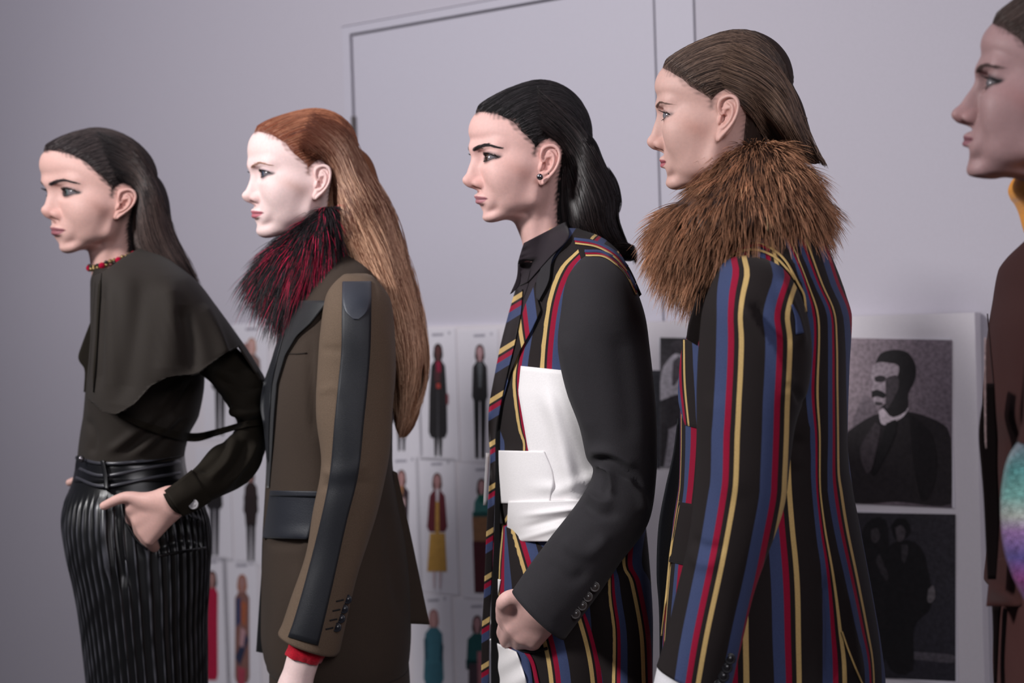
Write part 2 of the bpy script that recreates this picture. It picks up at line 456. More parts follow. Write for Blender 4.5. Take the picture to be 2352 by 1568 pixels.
class Field:
    """SDF on a regular grid; each primitive is evaluated only in a box around itself."""
    def __init__(self, lo, hi, h):
        self.lo, self.h = np.array(lo, float), h
        self.n = np.ceil((np.array(hi, float) - self.lo) / h).astype(int) + 1
        self.ax = [(self.lo[i] + h * np.arange(self.n[i])).astype(np.float32) for i in range(3)]
        self.F = np.full(self.n, 60.0, np.float32)
    def box(self, lo, hi, pad):
        s = []
        for i in range(3):
            a = int(np.clip(np.floor((lo[i] - pad - self.lo[i]) / self.h), 0, self.n[i] - 1))
            b = int(np.clip(np.ceil((hi[i] + pad - self.lo[i]) / self.h) + 1, a + 1, self.n[i]))
            s.append(slice(a, b))
        s = tuple(s)
        X, Y, Z = np.meshgrid(self.ax[0][s[0]], self.ax[1][s[1]], self.ax[2][s[2]], indexing='ij')
        return s, X, Y, Z
    def put(self, d, s, k, op):
        if op == '+': self.F[s] = smin(self.F[s], d, k)
        else: self.F[s] = smax(self.F[s], -d, k)
    def ell(self, c, r, k=8, op='+', pad=None, rot=None):
        r = np.array(r, float); m = r.max(); c = np.array(c, float)
        e = r if rot is None else np.array([m, m, m])
        s, X, Y, Z = self.box(c - e, c + e, (k * 1.2 + 6) if pad is None else pad)
        if rot is not None:   # rot: rows are the local axes
            R = np.array(rot, float); x, y, z = X - c[0], Y - c[1], Z - c[2]
            d = _ell(R[0][0]*x + R[0][1]*y + R[0][2]*z, R[1][0]*x + R[1][1]*y + R[1][2]*z, R[2][0]*x + R[2][1]*y + R[2][2]*z, (0, 0, 0), r)
        else: d = _ell(X, Y, Z, c, r)
        self.put(d, s, k, op)
    def cap(self, a, b, ra, rb=None, k=8, op='+', pad=None):
        rb = ra if rb is None else rb
        a = np.array(a, float); b = np.array(b, float); m = max(ra, rb)
        s, X, Y, Z = self.box(np.minimum(a, b) - m, np.maximum(a, b) + m, (k * 1.2 + 6) if pad is None else pad)
        self.put(_cap(X, Y, Z, a, b, ra, rb), s, k, op)
    def chain(self, pts, rs, k=3, op='+', kk=1.5):
        rs = [rs] * len(pts) if np.isscalar(rs) else rs
        if len(pts) > 3:
            t = np.linspace(0, len(pts) - 1, len(pts) * 4)
            rs = np.interp(t, range(len(pts)), rs); pts = spline(pts, t)
        pts = [np.array(p, float) for p in pts]
        P_ = np.array(pts); m = max(rs)
        s, X, Y, Z = self.box(P_.min(0) - m, P_.max(0) + m, k * 1.2 + 6)
        d = None
        for i in range(len(pts) - 1):
            q = _cap(X, Y, Z, pts[i], pts[i + 1], rs[i], rs[i + 1])
            d = q if d is None else np.minimum(d, q)
        self.put(d, s, k, op)
    def sample(self, p):
        """trilinear lookup"""
        g = (np.asarray(p, float) - self.lo) / self.h
        g = np.clip(g, 0, self.n - 1.001); i = g.astype(int); f = g - i
        r = 0
        for dx in (0, 1):
            for dy in (0, 1):
                for dz in (0, 1):
                    w = (f[..., 0] if dx else 1 - f[..., 0]) * (f[..., 1] if dy else 1 - f[..., 1]) * (f[..., 2] if dz else 1 - f[..., 2])
                    r = r + w * self.F[i[..., 0] + dx, i[..., 1] + dy, i[..., 2] + dz]
        return r

def surface_nets(F, lo, h):
    """quads of the zero level of F (negative inside)"""
    ins = F < 0
    nx, ny, nz = F.shape
    corner = [(i, j, k) for i in (0, 1) for j in (0, 1) for k in (0, 1)]
    sub = lambda A, c: A[c[0]:nx - 1 + c[0], c[1]:ny - 1 + c[1], c[2]:nz - 1 + c[2]]
    cnt = sum(sub(ins, c).astype(np.int8) for c in corner)
    act = (cnt > 0) & (cnt < 8)
    ids = np.full(act.shape, -1, np.int64)
    idx = np.argwhere(act); ids[act] = np.arange(len(idx))
    acc = np.zeros((len(idx), 3)); num = np.zeros(len(idx))
    edges = [(a, b) for a in corner for b in corner if sum(abs(a[i] - b[i]) for i in range(3)) == 1 and a < b]
    for a, b in edges:
        fa = F[idx[:, 0] + a[0], idx[:, 1] + a[1], idx[:, 2] + a[2]].astype(float)
        fb = F[idx[:, 0] + b[0], idx[:, 1] + b[1], idx[:, 2] + b[2]].astype(float)
        m = (fa < 0) != (fb < 0)
        t = np.where(m, fa / np.where(m, fa - fb, 1), 0)
        for ax in range(3):
            acc[:, ax] += np.where(m, a[ax] + t * (b[ax] - a[ax]), 0)
        num += m
    V = (idx + acc / num[:, None]) * h + np.array(lo)
    Q = []
    for ax in range(3):
        o1, o2 = [(1, 2), (2, 0), (0, 1)][ax]
        sl0 = [slice(1, -1)] * 3; sl1 = [slice(1, -1)] * 3
        sl0[ax] = slice(0, F.shape[ax] - 1); sl1[ax] = slice(1, F.shape[ax])
        A, B = ins[tuple(sl0)], ins[tuple(sl1)]
        e = np.argwhere(A != B)
        flip = A[tuple(e.T)]
        base = e + 1; base[:, ax] = e[:, ax]
        def cell(d1, d2):
            c = base.copy(); c[:, o1] -= d1; c[:, o2] -= d2
            return ids[c[:, 0], c[:, 1], c[:, 2]]
        q = np.stack([cell(1, 1), cell(0, 1), cell(0, 0), cell(1, 0)], 1)
        q[~flip] = q[~flip][:, ::-1]
        Q.append(q)
    Q = np.concatenate(Q)
    return V, Q[(Q >= 0).all(1)]

# ------------------------------------------------------------------ the head (mm: x forward, y towards one side, z up from the chin)
EYE = np.array([73.0, 31.0, 112.0]); EYE_R = 12.0
def head_field(h=1.25):
    G = Field((-112, -3 * h, -90), (126, 96, 232), h)      # one half; mirrored later
    G.ell((-14, 0, 142), (88, 72, 81), 1, pad=90)          # cranium
    G.ell((36, 0, 146), (56, 58, 62), 24)                  # forehead
    G.ell((32, 0, 84), (58, 56, 74), 22)                   # face
    G.cap((6, 43, 52), (72, 12, 16), 16, 14, 20)           # jaw
    G.cap((6, 45, 52), (-2, 52, 92), 16, 14, 20)           # ramus
    G.ell((78, 0, 15), (17, 17, 14.5), 12)                 # chin
    G.ell((42, 40, 90), (36, 21, 19), 26)                  # cheekbone
    G.ell((46, 30, 62), (34, 23, 34), 24)                  # cheek
    G.ell((70, 28, 80), (19, 21, 20), 20)                  # front of the cheek
    G.cap((85, 0, 127), (74, 36, 131), 10, 8, 18)          # brow
    G.ell((84, 0, 52), (16, 30, 24), 14)                   # muzzle
    # neck
    G.cap((-26, 0, 62), (-38, 0, -120), 45, 48, 26)
    G.cap((-8, 40, 58), (14, 8, -100), 9, 9, 18)
    G.cap((12, 0, 2), (0, 0, -110), 18, 22, 22)
    G.ell((40, 0, 14), (36, 30, 14), 16)                   # under the chin
    # eye socket and lids
    G.ell((93, 33, 113), (13, 17, 10.5), 9, '-')
    G.ell((92, 16, 112), (8, 7, 10), 8, '-')
    s, X, Y, Z = G.box((50, 10, 92), (95, 54, 132), 0)
    lid = np.sqrt((X - EYE[0])**2 + (Y - EYE[1])**2 + (Z - EYE[2])**2) - (EYE_R + 1.7)
    G.F[s] = smin(G.F[s], lid, 6)
    yy = (Y - 31.5) + 0.12 * (X - 82)
    zt = Z - 111.6 - 0.04 * yy
    up = np.sqrt(yy**2 + (zt + 11.6)**2) - 18.0            # upper lid arc
    dn = np.sqrt(yy**2 + (zt - 20.0)**2) - 24.6            # lower lid arc
    lens = np.maximum(np.maximum(up, dn), 74 - X)
    G.F[s] = smax(G.F[s], -lens, 0.8)
    # nose
    G.cap((87, 0, 117), (109, 0, 81), 4.6, 6.2, 8)
    G.cap((84, 0, 104), (97, 0, 80), 7, 9, 11)
    G.ell((108.5, 0, 79), (9.2, 8.6, 8.4), 5)
    G.ell((98, 10.4, 75.5), (10.0, 5.6, 7.0), 5)
    G.cap((109, 0, 73.5), (99, 0, 68.5), 4.0, 4.6, 4)
    G.ell((102.5, 6.6, 69.3), (6.2, 2.9, 4.6), 1.5, '-')
    # lips
    G.chain([(100.8, 0, 54.6), (99.5, 8, 54.8), (94, 16, 52.6), (86.5, 22.5, 50.3)], [4.3, 4.3, 3.4, 1.2], 2.6)
    G.chain([(99.4, 0, 45.8), (98, 8, 46.0), (93, 15, 47.2), (86.5, 22, 50)], [5.6, 5.3, 4.0, 1.2], 3)
    G.chain([(106.5, 0, 50.4), (104, 8, 50.6), (97, 17.5, 50.2), (88.5, 24.5, 49.9)], [0.9, 0.9, 0.9, 0.8], 1.6, '-')
    G.ell((104, 0, 35), (9, 22, 7), 8, '-')
    # ear
    def ey(x): return 69.5 + np.clip(4 - x, 0, 40) * 0.36
    pe = lambda L, dy=0: [(x, ey(x) + dy, z) for x, z in L]
    G.ell((-12, 73, 98), (19, 5.5, 30), 4, rot=[(0.94, -0.34, 0), (0.34, 0.94, 0), (0, 0, 1)])
    G.ell((-3.5, 71.5, 72), (8, 4.2, 9), 5)
    G.ell((-9, 78.5, 95), (9.5, 6.5, 13), 2.5, '-', rot=[(0.94, -0.34, 0), (0.34, 0.94, 0), (0, 0, 1)])
    G.ell((-14, 81.5, 115), (8, 4.5, 9), 2.5, '-')
    G.chain(pe([(-2, 98), (5, 103), (7.5, 113), (4, 123), (-5, 129), (-15, 129.5), (-24.5, 123), (-29.5, 111), (-28.5, 97), (-23.5, 85), (-15, 75), (-6, 67.5)], 2.2),
            [2.2, 2.6, 3.2, 3.3, 3.3, 3.3, 3.3, 3.2, 3.0, 2.8, 3, 4], 2)
    G.chain(pe([(-9, 119), (-17, 112), (-20, 101), (-17, 89), (-9, 81), (-1, 80)], 2.0), [2.2, 2.8, 3.2, 3.2, 3.0, 2.6], 2.2)
    G.chain(pe([(-17, 112), (-8, 109), (1, 109)], 0.6), [2.4, 2.2, 1.8], 2.2)
    G.ell((4.0, 70.8, 91), (4.6, 4.6, 6.5), 3)
    G.ell((-1.5, 73, 93), (3.8, 7, 6), 2, '-')
    return G

def mirror(G, k=0):
    """full-width field from the half field"""
    j0 = 3                                                 # y = 0 sits at index 3
    half = G.F[:, j0:, :]
    full = np.concatenate([half[:, :0:-1, :], half], 1)
    lo = np.array([G.lo[0], -(half.shape[1] - 1) * G.h, G.lo[2]])
    return full, lo

# hairline seen from the side (x, z): hair lies behind / above it
HAIRLINE = [(120, 232), (84, 203), (80, 199), (64, 186), (52, 168), (47, 152), (36, 139), (26, 128), (23, 112), (17, 110), (13, 122), (5, 131), (-8, 137), (-24, 133), (-33, 118), (-36, 98), (-38, 70), (-40, 40), (-44, -90), (-160, -90), (-160, 260), (120, 260)]
def poly_sd(X, Z, poly):
    """2D signed distance, negative inside"""
    d = np.full(X.shape, 1e9); ins = np.zeros(X.shape, bool)
    n = len(poly)
    for i in range(n):
        ax, az = poly[i]; bx, bz = poly[(i + 1) % n]
        ex, ez = bx - ax, bz - az
        t = np.clip(((X - ax) * ex + (Z - az) * ez) / (ex * ex + ez * ez + 1e-9), 0, 1)
        d = np.minimum(d, np.hypot(X - ax - t * ex, Z - az - t * ez))
        c = ((az > Z) != (bz > Z)) & (X < (bx - ax) * (Z - az) / (bz - az + 1e-12) + ax)
        ins ^= c
    return np.where(ins, -d, d)

def taubin(V, Q, it=4, lam=0.5, mu=-0.52):
    n = len(V); E = np.concatenate([Q[:, [0, 1]], Q[:, [1, 2]], Q[:, [2, 3]], Q[:, [3, 0]]])
    deg = np.bincount(E[:, 0], minlength=n) + np.bincount(E[:, 1], minlength=n); deg = np.maximum(deg, 1)
    for i in range(it):
        for f in (lam, mu):
            S = np.stack([np.bincount(E[:, 0], weights=V[E[:, 1], a], minlength=n) + np.bincount(E[:, 1], weights=V[E[:, 0], a], minlength=n) for a in range(3)], 1) / deg[:, None]
            V = V + f * (S - V)
    return V

SKULL_OFF = lambda hl: np.clip(hl * 0.40 - 2.4, -2.5, 5.2)
def build_head():
    G = head_field()
    F, lo = mirror(G)
    V, Q = surface_nets(F, lo, G.h)
    V = taubin(V, Q, 3)
    # hair cap: the skull pushed outwards behind the hairline
    C = Field(G.lo, G.lo + (G.n - 1) * G.h, G.h)
    C.ell((-14, 0, 142), (88, 72, 81), 1, pad=90); C.ell((36, 0, 146), (56, 58, 62), 24)
    C.ell((32, 0, 84), (58, 56, 74), 22); C.cap((6, 43, 52), (-2, 52, 92), 16, 14, 20); C.ell((42, 40, 90), (36, 21, 19), 26)
    C.cap((-26, 0, 62), (-38, 0, -120), 45, 48, 26)
    X, Z = np.meshgrid(C.ax[0], C.ax[2], indexing='ij')
    hl = -poly_sd(X, Z, HAIRLINE)                          # distance inside the hair region
    cap = C.F - SKULL_OFF(hl)[:, None, :]
    C.F = cap
    Fc, lo = mirror(C)
    cV, cQ = surface_nets(Fc, lo, C.h)
    chl = -poly_sd(cV[:, 0], cV[:, 2], HAIRLINE)
    keep = (chl > 3)[cQ].all(1)
    cQ = cQ[keep]; used = np.unique(cQ); mp = np.full(len(cV), -1); mp[used] = np.arange(len(used))
    cV, cQ, chl = taubin(cV[used], mp[cQ], 3), mp[cQ], chl[used]
    ymap = ((cap < 0) * np.arange(cap.shape[1])[None, :, None]).max(1) * C.h + C.lo[1]
    def ysurf(x, z):
        gx = np.clip((np.asarray(x) - C.lo[0]) / C.h, 0, ymap.shape[0] - 1.01); gz = np.clip((np.asarray(z) - C.lo[2]) / C.h, 0, ymap.shape[1] - 1.01)
        i, j = gx.astype(int), gz.astype(int); a, b = gx - i, gz - j
        return np.maximum(ymap[i, j] * (1 - a) * (1 - b) + ymap[i + 1, j] * a * (1 - b) + ymap[i, j + 1] * (1 - a) * b + ymap[i + 1, j + 1] * a * b, 0)
    def xfront(y, z):
        xs = np.linspace(126, 0, 800); f = G.sample(np.stack([xs, np.full(800, y), np.full(800, z)], 1)); return xs[np.argmax(f < 0)]
    lm = {}
    for nm, y, z in [('hairline', 0, 199), ('forehead', 0, 163), ('glabella', 0, 130), ('nasion', 0, 115), ('bridge', 0, 98), ('tip', 0, 79), ('subnasale', 0, 67.5), ('ulip', 0, 55.5), ('stomion', 0, 50.4), ('llip', 0, 45.5), ('mentol', 0, 34), ('pog', 0, 18), ('neckfront', 0, -50),
                     ('mouthc', 23.5, 50), ('ala', 15.5, 76), ('browi', 11, 125), ('browp', 29, 132), ('browt', 46, 127), ('eyeo', 45.5, 112), ('eyei', 18, 111)]:
        lm[nm] = (xfront(y, z), y, z)
    lm.update(eye=(85, 31, 112), menton=(80, 0, 0.5), throat=(36, 0, -3), eartop=(-10, 75, 132), lobe=(-3, 71, 63), earback=(-32, 82, 108), tragus=(8, 70, 92), crown=(-10, 0, 223), back=(-102, 0, 142), neckback=(-82, 0, -50), gonion=(2, 58, 46))
    return dict(V=V, Q=Q, G=G, C=C, cV=cV, cQ=cQ, chl=chl, ysurf=ysurf, lm=lm)
# ------------------------------------------------------------------ the room
W0 = np.array([0.075, 3.3, 0.0]); WT = np.array([0.834, -0.552, 0.0]); WN = np.array([-0.552, -0.834, 0.0])
def on_wall(u, v, off=0.0):
    D = FWD + RIGHT * ((u - CX) / FPX) + UP * ((CY - v) / FPX)
    k = ((W0 + WN * off - CAM) @ WN) / (D @ WN)
    return CAM + D * k
def wall_tz(u, v, off=0.0):
    p = on_wall(u, v, off); return (p - W0) @ WT, p[2]
def wbox(t0, t1, z0, z1, o0, o1):
    V, F = box((t0, o0, z0), (t1, o1, z1))
    W = W0 + V[:, :1] * WT + V[:, 1:2] * WN + V[:, 2:3] * np.array([0, 0, 1.0])
    return W, F[:, ::-1]
paint = lambda nm, c, r=0.6: cloth(nm, c, r, 0.0, 250, 0.02, 0.3, 0.06)
WALL = paint('wall_paint', (184, 179, 189)); DOORP = paint('door_paint', (186, 182, 193), 0.5); DARK = plain('dark_gap', (84, 77, 80), 0.9)
floor_m = plain('floor_grey', (96, 92, 92), 0.5)
st = lambda o: tag(o, kind='structure')
st(mk('floor', *box((-6, -4, -0.1), (5, 7, 0.0)), floor_m, smooth=False))
st(mk('ceiling', *box((-6, -4, 3.6), (5, 7, 3.7)), WALL, smooth=False))
# door opening in the back wall
tl, _ = wall_tz(788, 150); tr, _ = wall_tz(1597, 40); _, ztop = wall_tz(1000, 22)
ti, _ = wall_tz(811, 180); tg, _ = wall_tz(1508, 200); _, zi = wall_tz(1000, 47)
st(mk('wall_back', *join(wbox(-5.5, tl, 0, 3.6, -0.15, 0), wbox(tr, 4.0, 0, 3.6, -0.15, 0), wbox(tl, tr, ztop, 3.6, -0.15, 0), wbox(tl - .05, tr + .05, 0, ztop + .05, -0.16, -0.10)), WALL, smooth=False))
g = 0.003
fr = empty('door_1', tuple(W0 + WT * (tl + tr) / 2)); st(fr)
mk('door_frame', *join(wbox(tl + g, ti - g, 0, ztop - g, -0.1, 0.004), wbox(ti - g, tg + g, zi + g, ztop - g, -0.1, 0.004), wbox(tg + 0.003, tr - 1.3 * g, 0, ztop - g, -0.1, 0.002)), DOORP, fr, smooth=False)
leaf = mk('door_leaf', *wbox(ti + g * .8, tg - g * .8, 0.01, zi - g * .8, -0.1, 0.0), DOORP, fr, smooth=False)
mk('gap_lining', *wbox(tl, tr, 0, ztop, -0.1, -0.014), DARK, fr, smooth=False)
zh0, zh1 = wall_tz(816, 318)[1], wall_tz(816, 268)[1]
mk('hinge', *wbox(ti - 0.004, ti + 0.006, zh0, zh1, 0.0, 0.009), plain('hinge_metal', (105, 98, 98), 0.4, 0.6), leaf, smooth=False)

# ------------------------------------------------------------------ flat prints
PRINT = vcol('print_ink', 0.65, spec=0.3, amt=0.10, scale=90)
TWEED = vcol('print_photo', 0.55, spec=0.4, amt=0.35, scale=140)
PAPER = paint('paper_white', (212, 208, 216), 0.7)
BOARD = paint('board_white', (212, 206, 212), 0.65)
def wall_print(name, polys, off, parent, material=None):
    """coloured shapes printed on a sheet: polys = [(sRGB or per-corner list, [(u, v), ...])]"""
    V, F, C = [], [], []
    for k, (c, pl) in enumerate(polys):
        n = len(V); pl = list(pl)
        for j, (u, v) in enumerate(pl):
            V.append(on_wall(u, v, off + 0.00015 * (k + 1))); C.append(sl(c if np.ndim(c) == 1 else c[j]))
        F.append(list(range(n, n + len(pl))))
    return mk(name, np.array(V), F, material or PRINT, parent, smooth=False, col=np.array(C))
def rect_px(u0, v0, u1, v1, off, thick, slope=0.035):
    """upright sheet on the wall from its pixel corners"""
    t0, _ = wall_tz(u0, (v0 + v1) / 2, off); t1, _ = wall_tz(u1, (v0 + v1) / 2, off)
    um = (u0 + u1) / 2
    return wbox(t0, t1, wall_tz(um, v1, off)[1], wall_tz(um, v0, off)[1], off - thick, off)

# pin board behind the first three people, one sheet per look
b1 = mk('pin_board', *rect_px(300, 752, 1478, 2100, 0.014, 0.014), BOARD, smooth=False)
tag(b1, 'long pale board against the wall, covered with rows of outfit sheets', 'board')
SK = (150, 112, 108); HB = (52, 36, 34)
def figure(cx, top, bot, hair, face, bits):
    """small standing figure print; bits in figure units: x -1..1 (1 = a tenth of the height), y 0 top .. 1 feet"""
    h = bot - top; X = lambda x: cx + x * h * 0.1; Y = lambda y: top + y * h
    el = lambda c, x, y, rx, ry, n=14: (c, [(X(x + rx * math.cos(a)), Y(y + ry * math.sin(a))) for a in np.linspace(0, 2 * math.pi, n, endpoint=False)])
    out = [el(hair, 0, .062, .40, .062), el(hair, 0, .10, .44, .07), el(face, 0, .07, .27, .052), (face, [(X(-.14), Y(.1)), (X(.14), Y(.1)), (X(.18), Y(.16)), (X(-.18), Y(.16))])]
    for c, pl in bits: out.append((c, [(X(x), Y(y)) for x, y in pl]))
    return out
def q(c, *pl): return (c, list(pl))
legs = lambda c, y0, y1, w0=.55, w1=.42: [q(c, (-w0, y0), (-.04, y0), (-.12, y1), (-w1, y1)), q(c, (.04, y0), (w0, y0), (w1, y1), (.12, y1))]
coat = lambda c, y0, y1, a=.75, b=.95: q(c, (-.3, .15), (.3, .15), (a, .20), (b * .95, .45), (b, y1 - .05), (b * .75, y1), (-b * .75, y1), (-b, y1 - .05), (-b * .95, .45), (-a, .20))
BK = (30, 27, 30); DBR = (44, 33, 34); MAR = (76, 32, 38); YEL = (176, 134, 66); TEA = (40, 74, 84); GRN = (34, 72, 70); RED = (140, 36, 56); PINK = (150, 96, 104)
sheets = [
 ('pale sheet whose figure wears dark trousers, seen through the gap of the bent elbow', 505, 790, 1000, HB, SK, [coat(BK, .15, .5)] + legs(BK, .48, 1)),
 ('sheet with a pale arm showing above the olive sleeve', 578, 775, 1026, (170, 130, 115), (190, 150, 145), [coat((120, 96, 92), .15, .5), q(SK, (-.7, .05), (-.3, .05), (-.2, .35), (-.6, .35))] + legs(DBR, .48, 1)),
 ('sheet with dark boots just below the end of the long red hair', 922, 785, 1035, HB, SK, [coat(DBR, .15, .75)] + legs(BK, .74, 1, .4, .3)),
 ('sheet with a figure in a long black coat and crimson scarf', 1006, 788, 1047, BK, (82, 46, 46), [coat(BK, .15, .84, .62, .82), q((128, 22, 52), (-.18, .16), (.22, .16), (.26, .25), (.06, .29), (-.14, .25)), q((150, 54, 48), (-.16, .355), (.2, .355), (.22, .40), (-.14, .40)), q((70, 36, 40), (-.3, .24), (.2, .26), (.2, .34), (-.3, .34)), q((58, 56, 60), (-.06, .42), (.05, .42), (.1, .84), (-.1, .84)), q((118, 54, 62), (.72, .45), (.92, .45), (.92, .54), (.74, .54)), ] + legs(BK, .84, 1, .36, .30)),
 ('sheet with a short-haired figure in a black trouser suit', 1102, 790, 1052, (52, 34, 34), (170, 132, 136), [coat(BK, .15, .5, .62, .72), q((86, 88, 92), (-.2, .16), (.24, .16), (.12, .38), (-.08, .38))] + legs((26, 24, 27), .48, 1, .55, .4)),
 ('sheet with dark narrow trousers beside the black corduroy pocket', 492, 1062, 1275, HB, SK, [coat(BK, .15, .5)] + legs((38, 36, 42), .48, 1)),
 ('sheet with a brown trouser look, low between elbow and navy pocket flap', 576, 1075, 1288, HB, SK, [coat(DBR, .15, .5, .65, .85), q((40, 30, 31), (-.8, .3), (.8, .3), (.55, .62), (-.55, .62))] + legs((34, 28, 32), .6, 1, .5, .36)),
 ('sheet with a slim dark jacket figure cut by the olive coat back', 922, 1078, 1330, (84, 56, 54), (168, 126, 124), [coat((48, 34, 40), .15, .58, .65, .62), q((150, 104, 70), (-.15, .15), (.2, .15), (.1, .25)), q((180, 150, 150), (.05, .27), (.3, .25), (.35, .33), (.1, .34))] + legs(BK, .56, 1)),
 ('sheet with a figure in maroon jacket over a mustard yellow skirt', 1004, 1085, 1352, (86, 62, 60), (158, 116, 116), [coat((92, 34, 42), .15, .51, .66, .9), q((188, 180, 186), (-.12, .14), (.18, .14), (.1, .28), (-.08, .28)), q((172, 130, 66), (-.12, .25), (.14, .25), (.2, .52), (-.18, .52)), q(YEL, (-.62, .52), (.66, .52), (.82, .85), (-.86, .85)), q((190, 170, 176), (-.4, .85), (-.15, .85), (-.2, 1), (-.32, 1)), q((190, 170, 176), (.12, .85), (.4, .85), (.3, 1), (.18, 1))]),
 ('sheet with a figure in green knit and wide maroon trousers', 1106, 1098, 1366, (52, 36, 36), (172, 130, 132), [coat((58, 110, 108), .15, .34, .6, .8), q((28, 92, 78), (-.3, .14), (.4, .14), (.4, .21), (-.2, .21)), q((128, 92, 66), (-.8, .33), (.7, .33), (.9, .48), (.6, .56), (-.7, .56)), q((70, 26, 34), (-.75, .54), (.8, .54), (.7, .98), (-.6, .98))]),
 ('sheet with a scarlet dress just behind the black corduroy leg', 487, 1310, 1575, HB, SK, [coat((160, 24, 58), .15, .95, .5, .5)]),
 ('sheet with a patchwork printed dress in blue, orange and pink', 556, 1318, 1590, (150, 96, 76), SK, [coat((120, 84, 78), .15, .92, .6, .62), q((58, 62, 92), (-.5, .2), (-.1, .2), (0, .4), (-.55, .45)), q((150, 84, 58), (-.1, .22), (.4, .25), (.3, .45), (-.1, .4)), q((42, 46, 70), (.3, .5), (.55, .55), (-.2, .78), (-.6, .7)), q((168, 130, 136), (-.1, .45), (.3, .48), (.1, .62), (-.2, .6)), q((150, 60, 76), (-.4, .78), (.3, .8), (.2, .95), (-.35, .95))]),
 ('sheet with a figure in a belted teal jumpsuit', 996, 1398, 1680, (150, 110, 108), (170, 128, 126), [coat((54, 98, 112), .15, .62, .7, .82), q((38, 72, 86), (-.8, .24), (-.55, .24), (-.5, .42), (-.75, .40)), q((38, 72, 86), (.55, .26), (.8, .3), (.7, .44), (.45, .42)), q((50, 92, 106), (-.7, .45), (.6, .45), (.4, 1), (-.75, 1))]),
 ('sheet with a dark green jacket and pink trousers beside the hanging tie', 1096, 1412, 1690, (58, 42, 42), (160, 120, 124), [coat((28, 74, 76), .15, .42, .8, .95), q((60, 48, 56), (-.7, .4), (.2, .4), (0, 1), (-.8, 1)), q(PINK, (.0, .3), (.7, .3), (.9, 1), (.2, 1))]),
]
for k, (lab, cx, t, b, hair, face, bits) in enumerate(sheets):
    hw = 39 + (cx - 500) * 0.012
    s_ = mk('outfit_sheet', *rect_px(cx - hw, t - 33, cx + hw, b + 10, 0.0155, 0.0012), PAPER, smooth=False)
    tag(s_, lab, 'sheet', 'outfit sheets pinned on the pale board')
    wall_print('printed_figure', figure(cx, t, b, hair, face, bits), 0.0155, s_)
    c0 = (150, 146, 158)
    wall_print('caption', [(c0, [(cx - 14, t - 22), (cx + 12, t - 23), (cx + 12, t - 17), (cx - 14, t - 16)]), ((165, 161, 172), [(cx + hw - 22, t - 27), (cx + hw - 17, t - 27), (cx + hw - 17, t - 20), (cx + hw - 22, t - 20)])], 0.0155, s_)

# tall photo board with old photographs
b2 = mk('photo_board', *rect_px(1484, 728, 2258, 2200, 0.045, 0.04), BOARD, smooth=False)
tag(b2, 'thick white board standing against the wall with black and white photographs', 'board')
def photo(label, u0, v0, u1, v1, bg, polys, skew=0):
    s = mk('photo_print', *rect_px(u0, v0, u1, v1, 0.047, 0.0015), PAPER, smooth=False)
    tag(s, label, 'photograph', 'old photographs on the thick white board')
    m = 0.0
    a = lambda u: (u - (u0 + u1) / 2) * 0.045
    bgp = (bg, [(u0, v0 + a(u0) * .45), (u1, v0 + a(u1) * .45), (u1, v1 + a(u1)), (u0, v1 + a(u0))])
    polys = [(c, [(min(max(x, u0 + .5), u1 - .5), min(max(y, v0 + a(x) * .45 + .5), v1 + a(x) - .5)) for x, y in pl]) for c, pl in polys]
    wall_print('picture', [bgp] + polys, 0.047, s, TWEED)
    return s
def blob(c, pts, n=40): return (c, [tuple(p) for p in resample(list(pts) + [pts[0]], n)[:-1]])
photo('framed-size portrait photograph of a man with dark moustache and tweed jacket', 1915, 778, 2187, 1160, [(150, 134, 142), (112, 100, 110), (86, 76, 84), (128, 114, 122)], [
    blob((112, 100, 108), [(1960, 960), (1985, 910), (2010, 930), (2030, 1000), (1960, 1010)]),
    blob((38, 33, 36), [(1915, 1020), (1955, 985), (2015, 950), (2085, 945), (2150, 965), (2180, 990), (2186, 1060), (2186, 1156), (2060, 1152), (1915, 1150)]),
    blob((196, 182, 190), [(2018, 945), (2030, 938), (2078, 930), (2086, 940), (2070, 960), (2040, 974), (2024, 972)]),
    blob((30, 26, 29), [(2012, 830), (2022, 812), (2050, 803), (2082, 808), (2100, 830), (2104, 860), (2096, 885), (2086, 905), (2084, 940), (2050, 958), (2030, 938), (2016, 930), (2012, 900)]),
    blob((160, 146, 154), [(2004, 842), (2016, 832), (2034, 832), (2062, 838), (2064, 856), (2052, 880), (2040, 900), (2038, 920), (2022, 934), (2008, 928), (2006, 915), (2010, 905), (2002, 896), (2006, 880), (2000, 866)]),
    blob((46, 40, 44), [(2008, 866), (2022, 862), (2034, 866), (2030, 876), (2012, 876)]),
    blob((70, 62, 67), [(2034, 868), (2060, 862), (2064, 890), (2044, 930), (2034, 938), (2034, 915)]),
    blob((26, 22, 25), [(2002, 898), (2016, 895), (2034, 904), (2030, 914), (2014, 910), (2003, 912)]),
    blob((60, 53, 58), [(2010, 922), (2026, 924), (2026, 930), (2012, 930)]),
    blob((24, 21, 24), [(2036, 972), (2060, 965), (2052, 1010), (2012, 1086), (2004, 1080)]),
    blob((66, 58, 63), [(2010, 970), (2022, 985), (2004, 1070), (1990, 1085), (1976, 1030)]),
    blob((26, 22, 25), [(2088, 946), (2140, 1000), (2150, 1090), (2120, 1150), (2100, 1060)]),
])
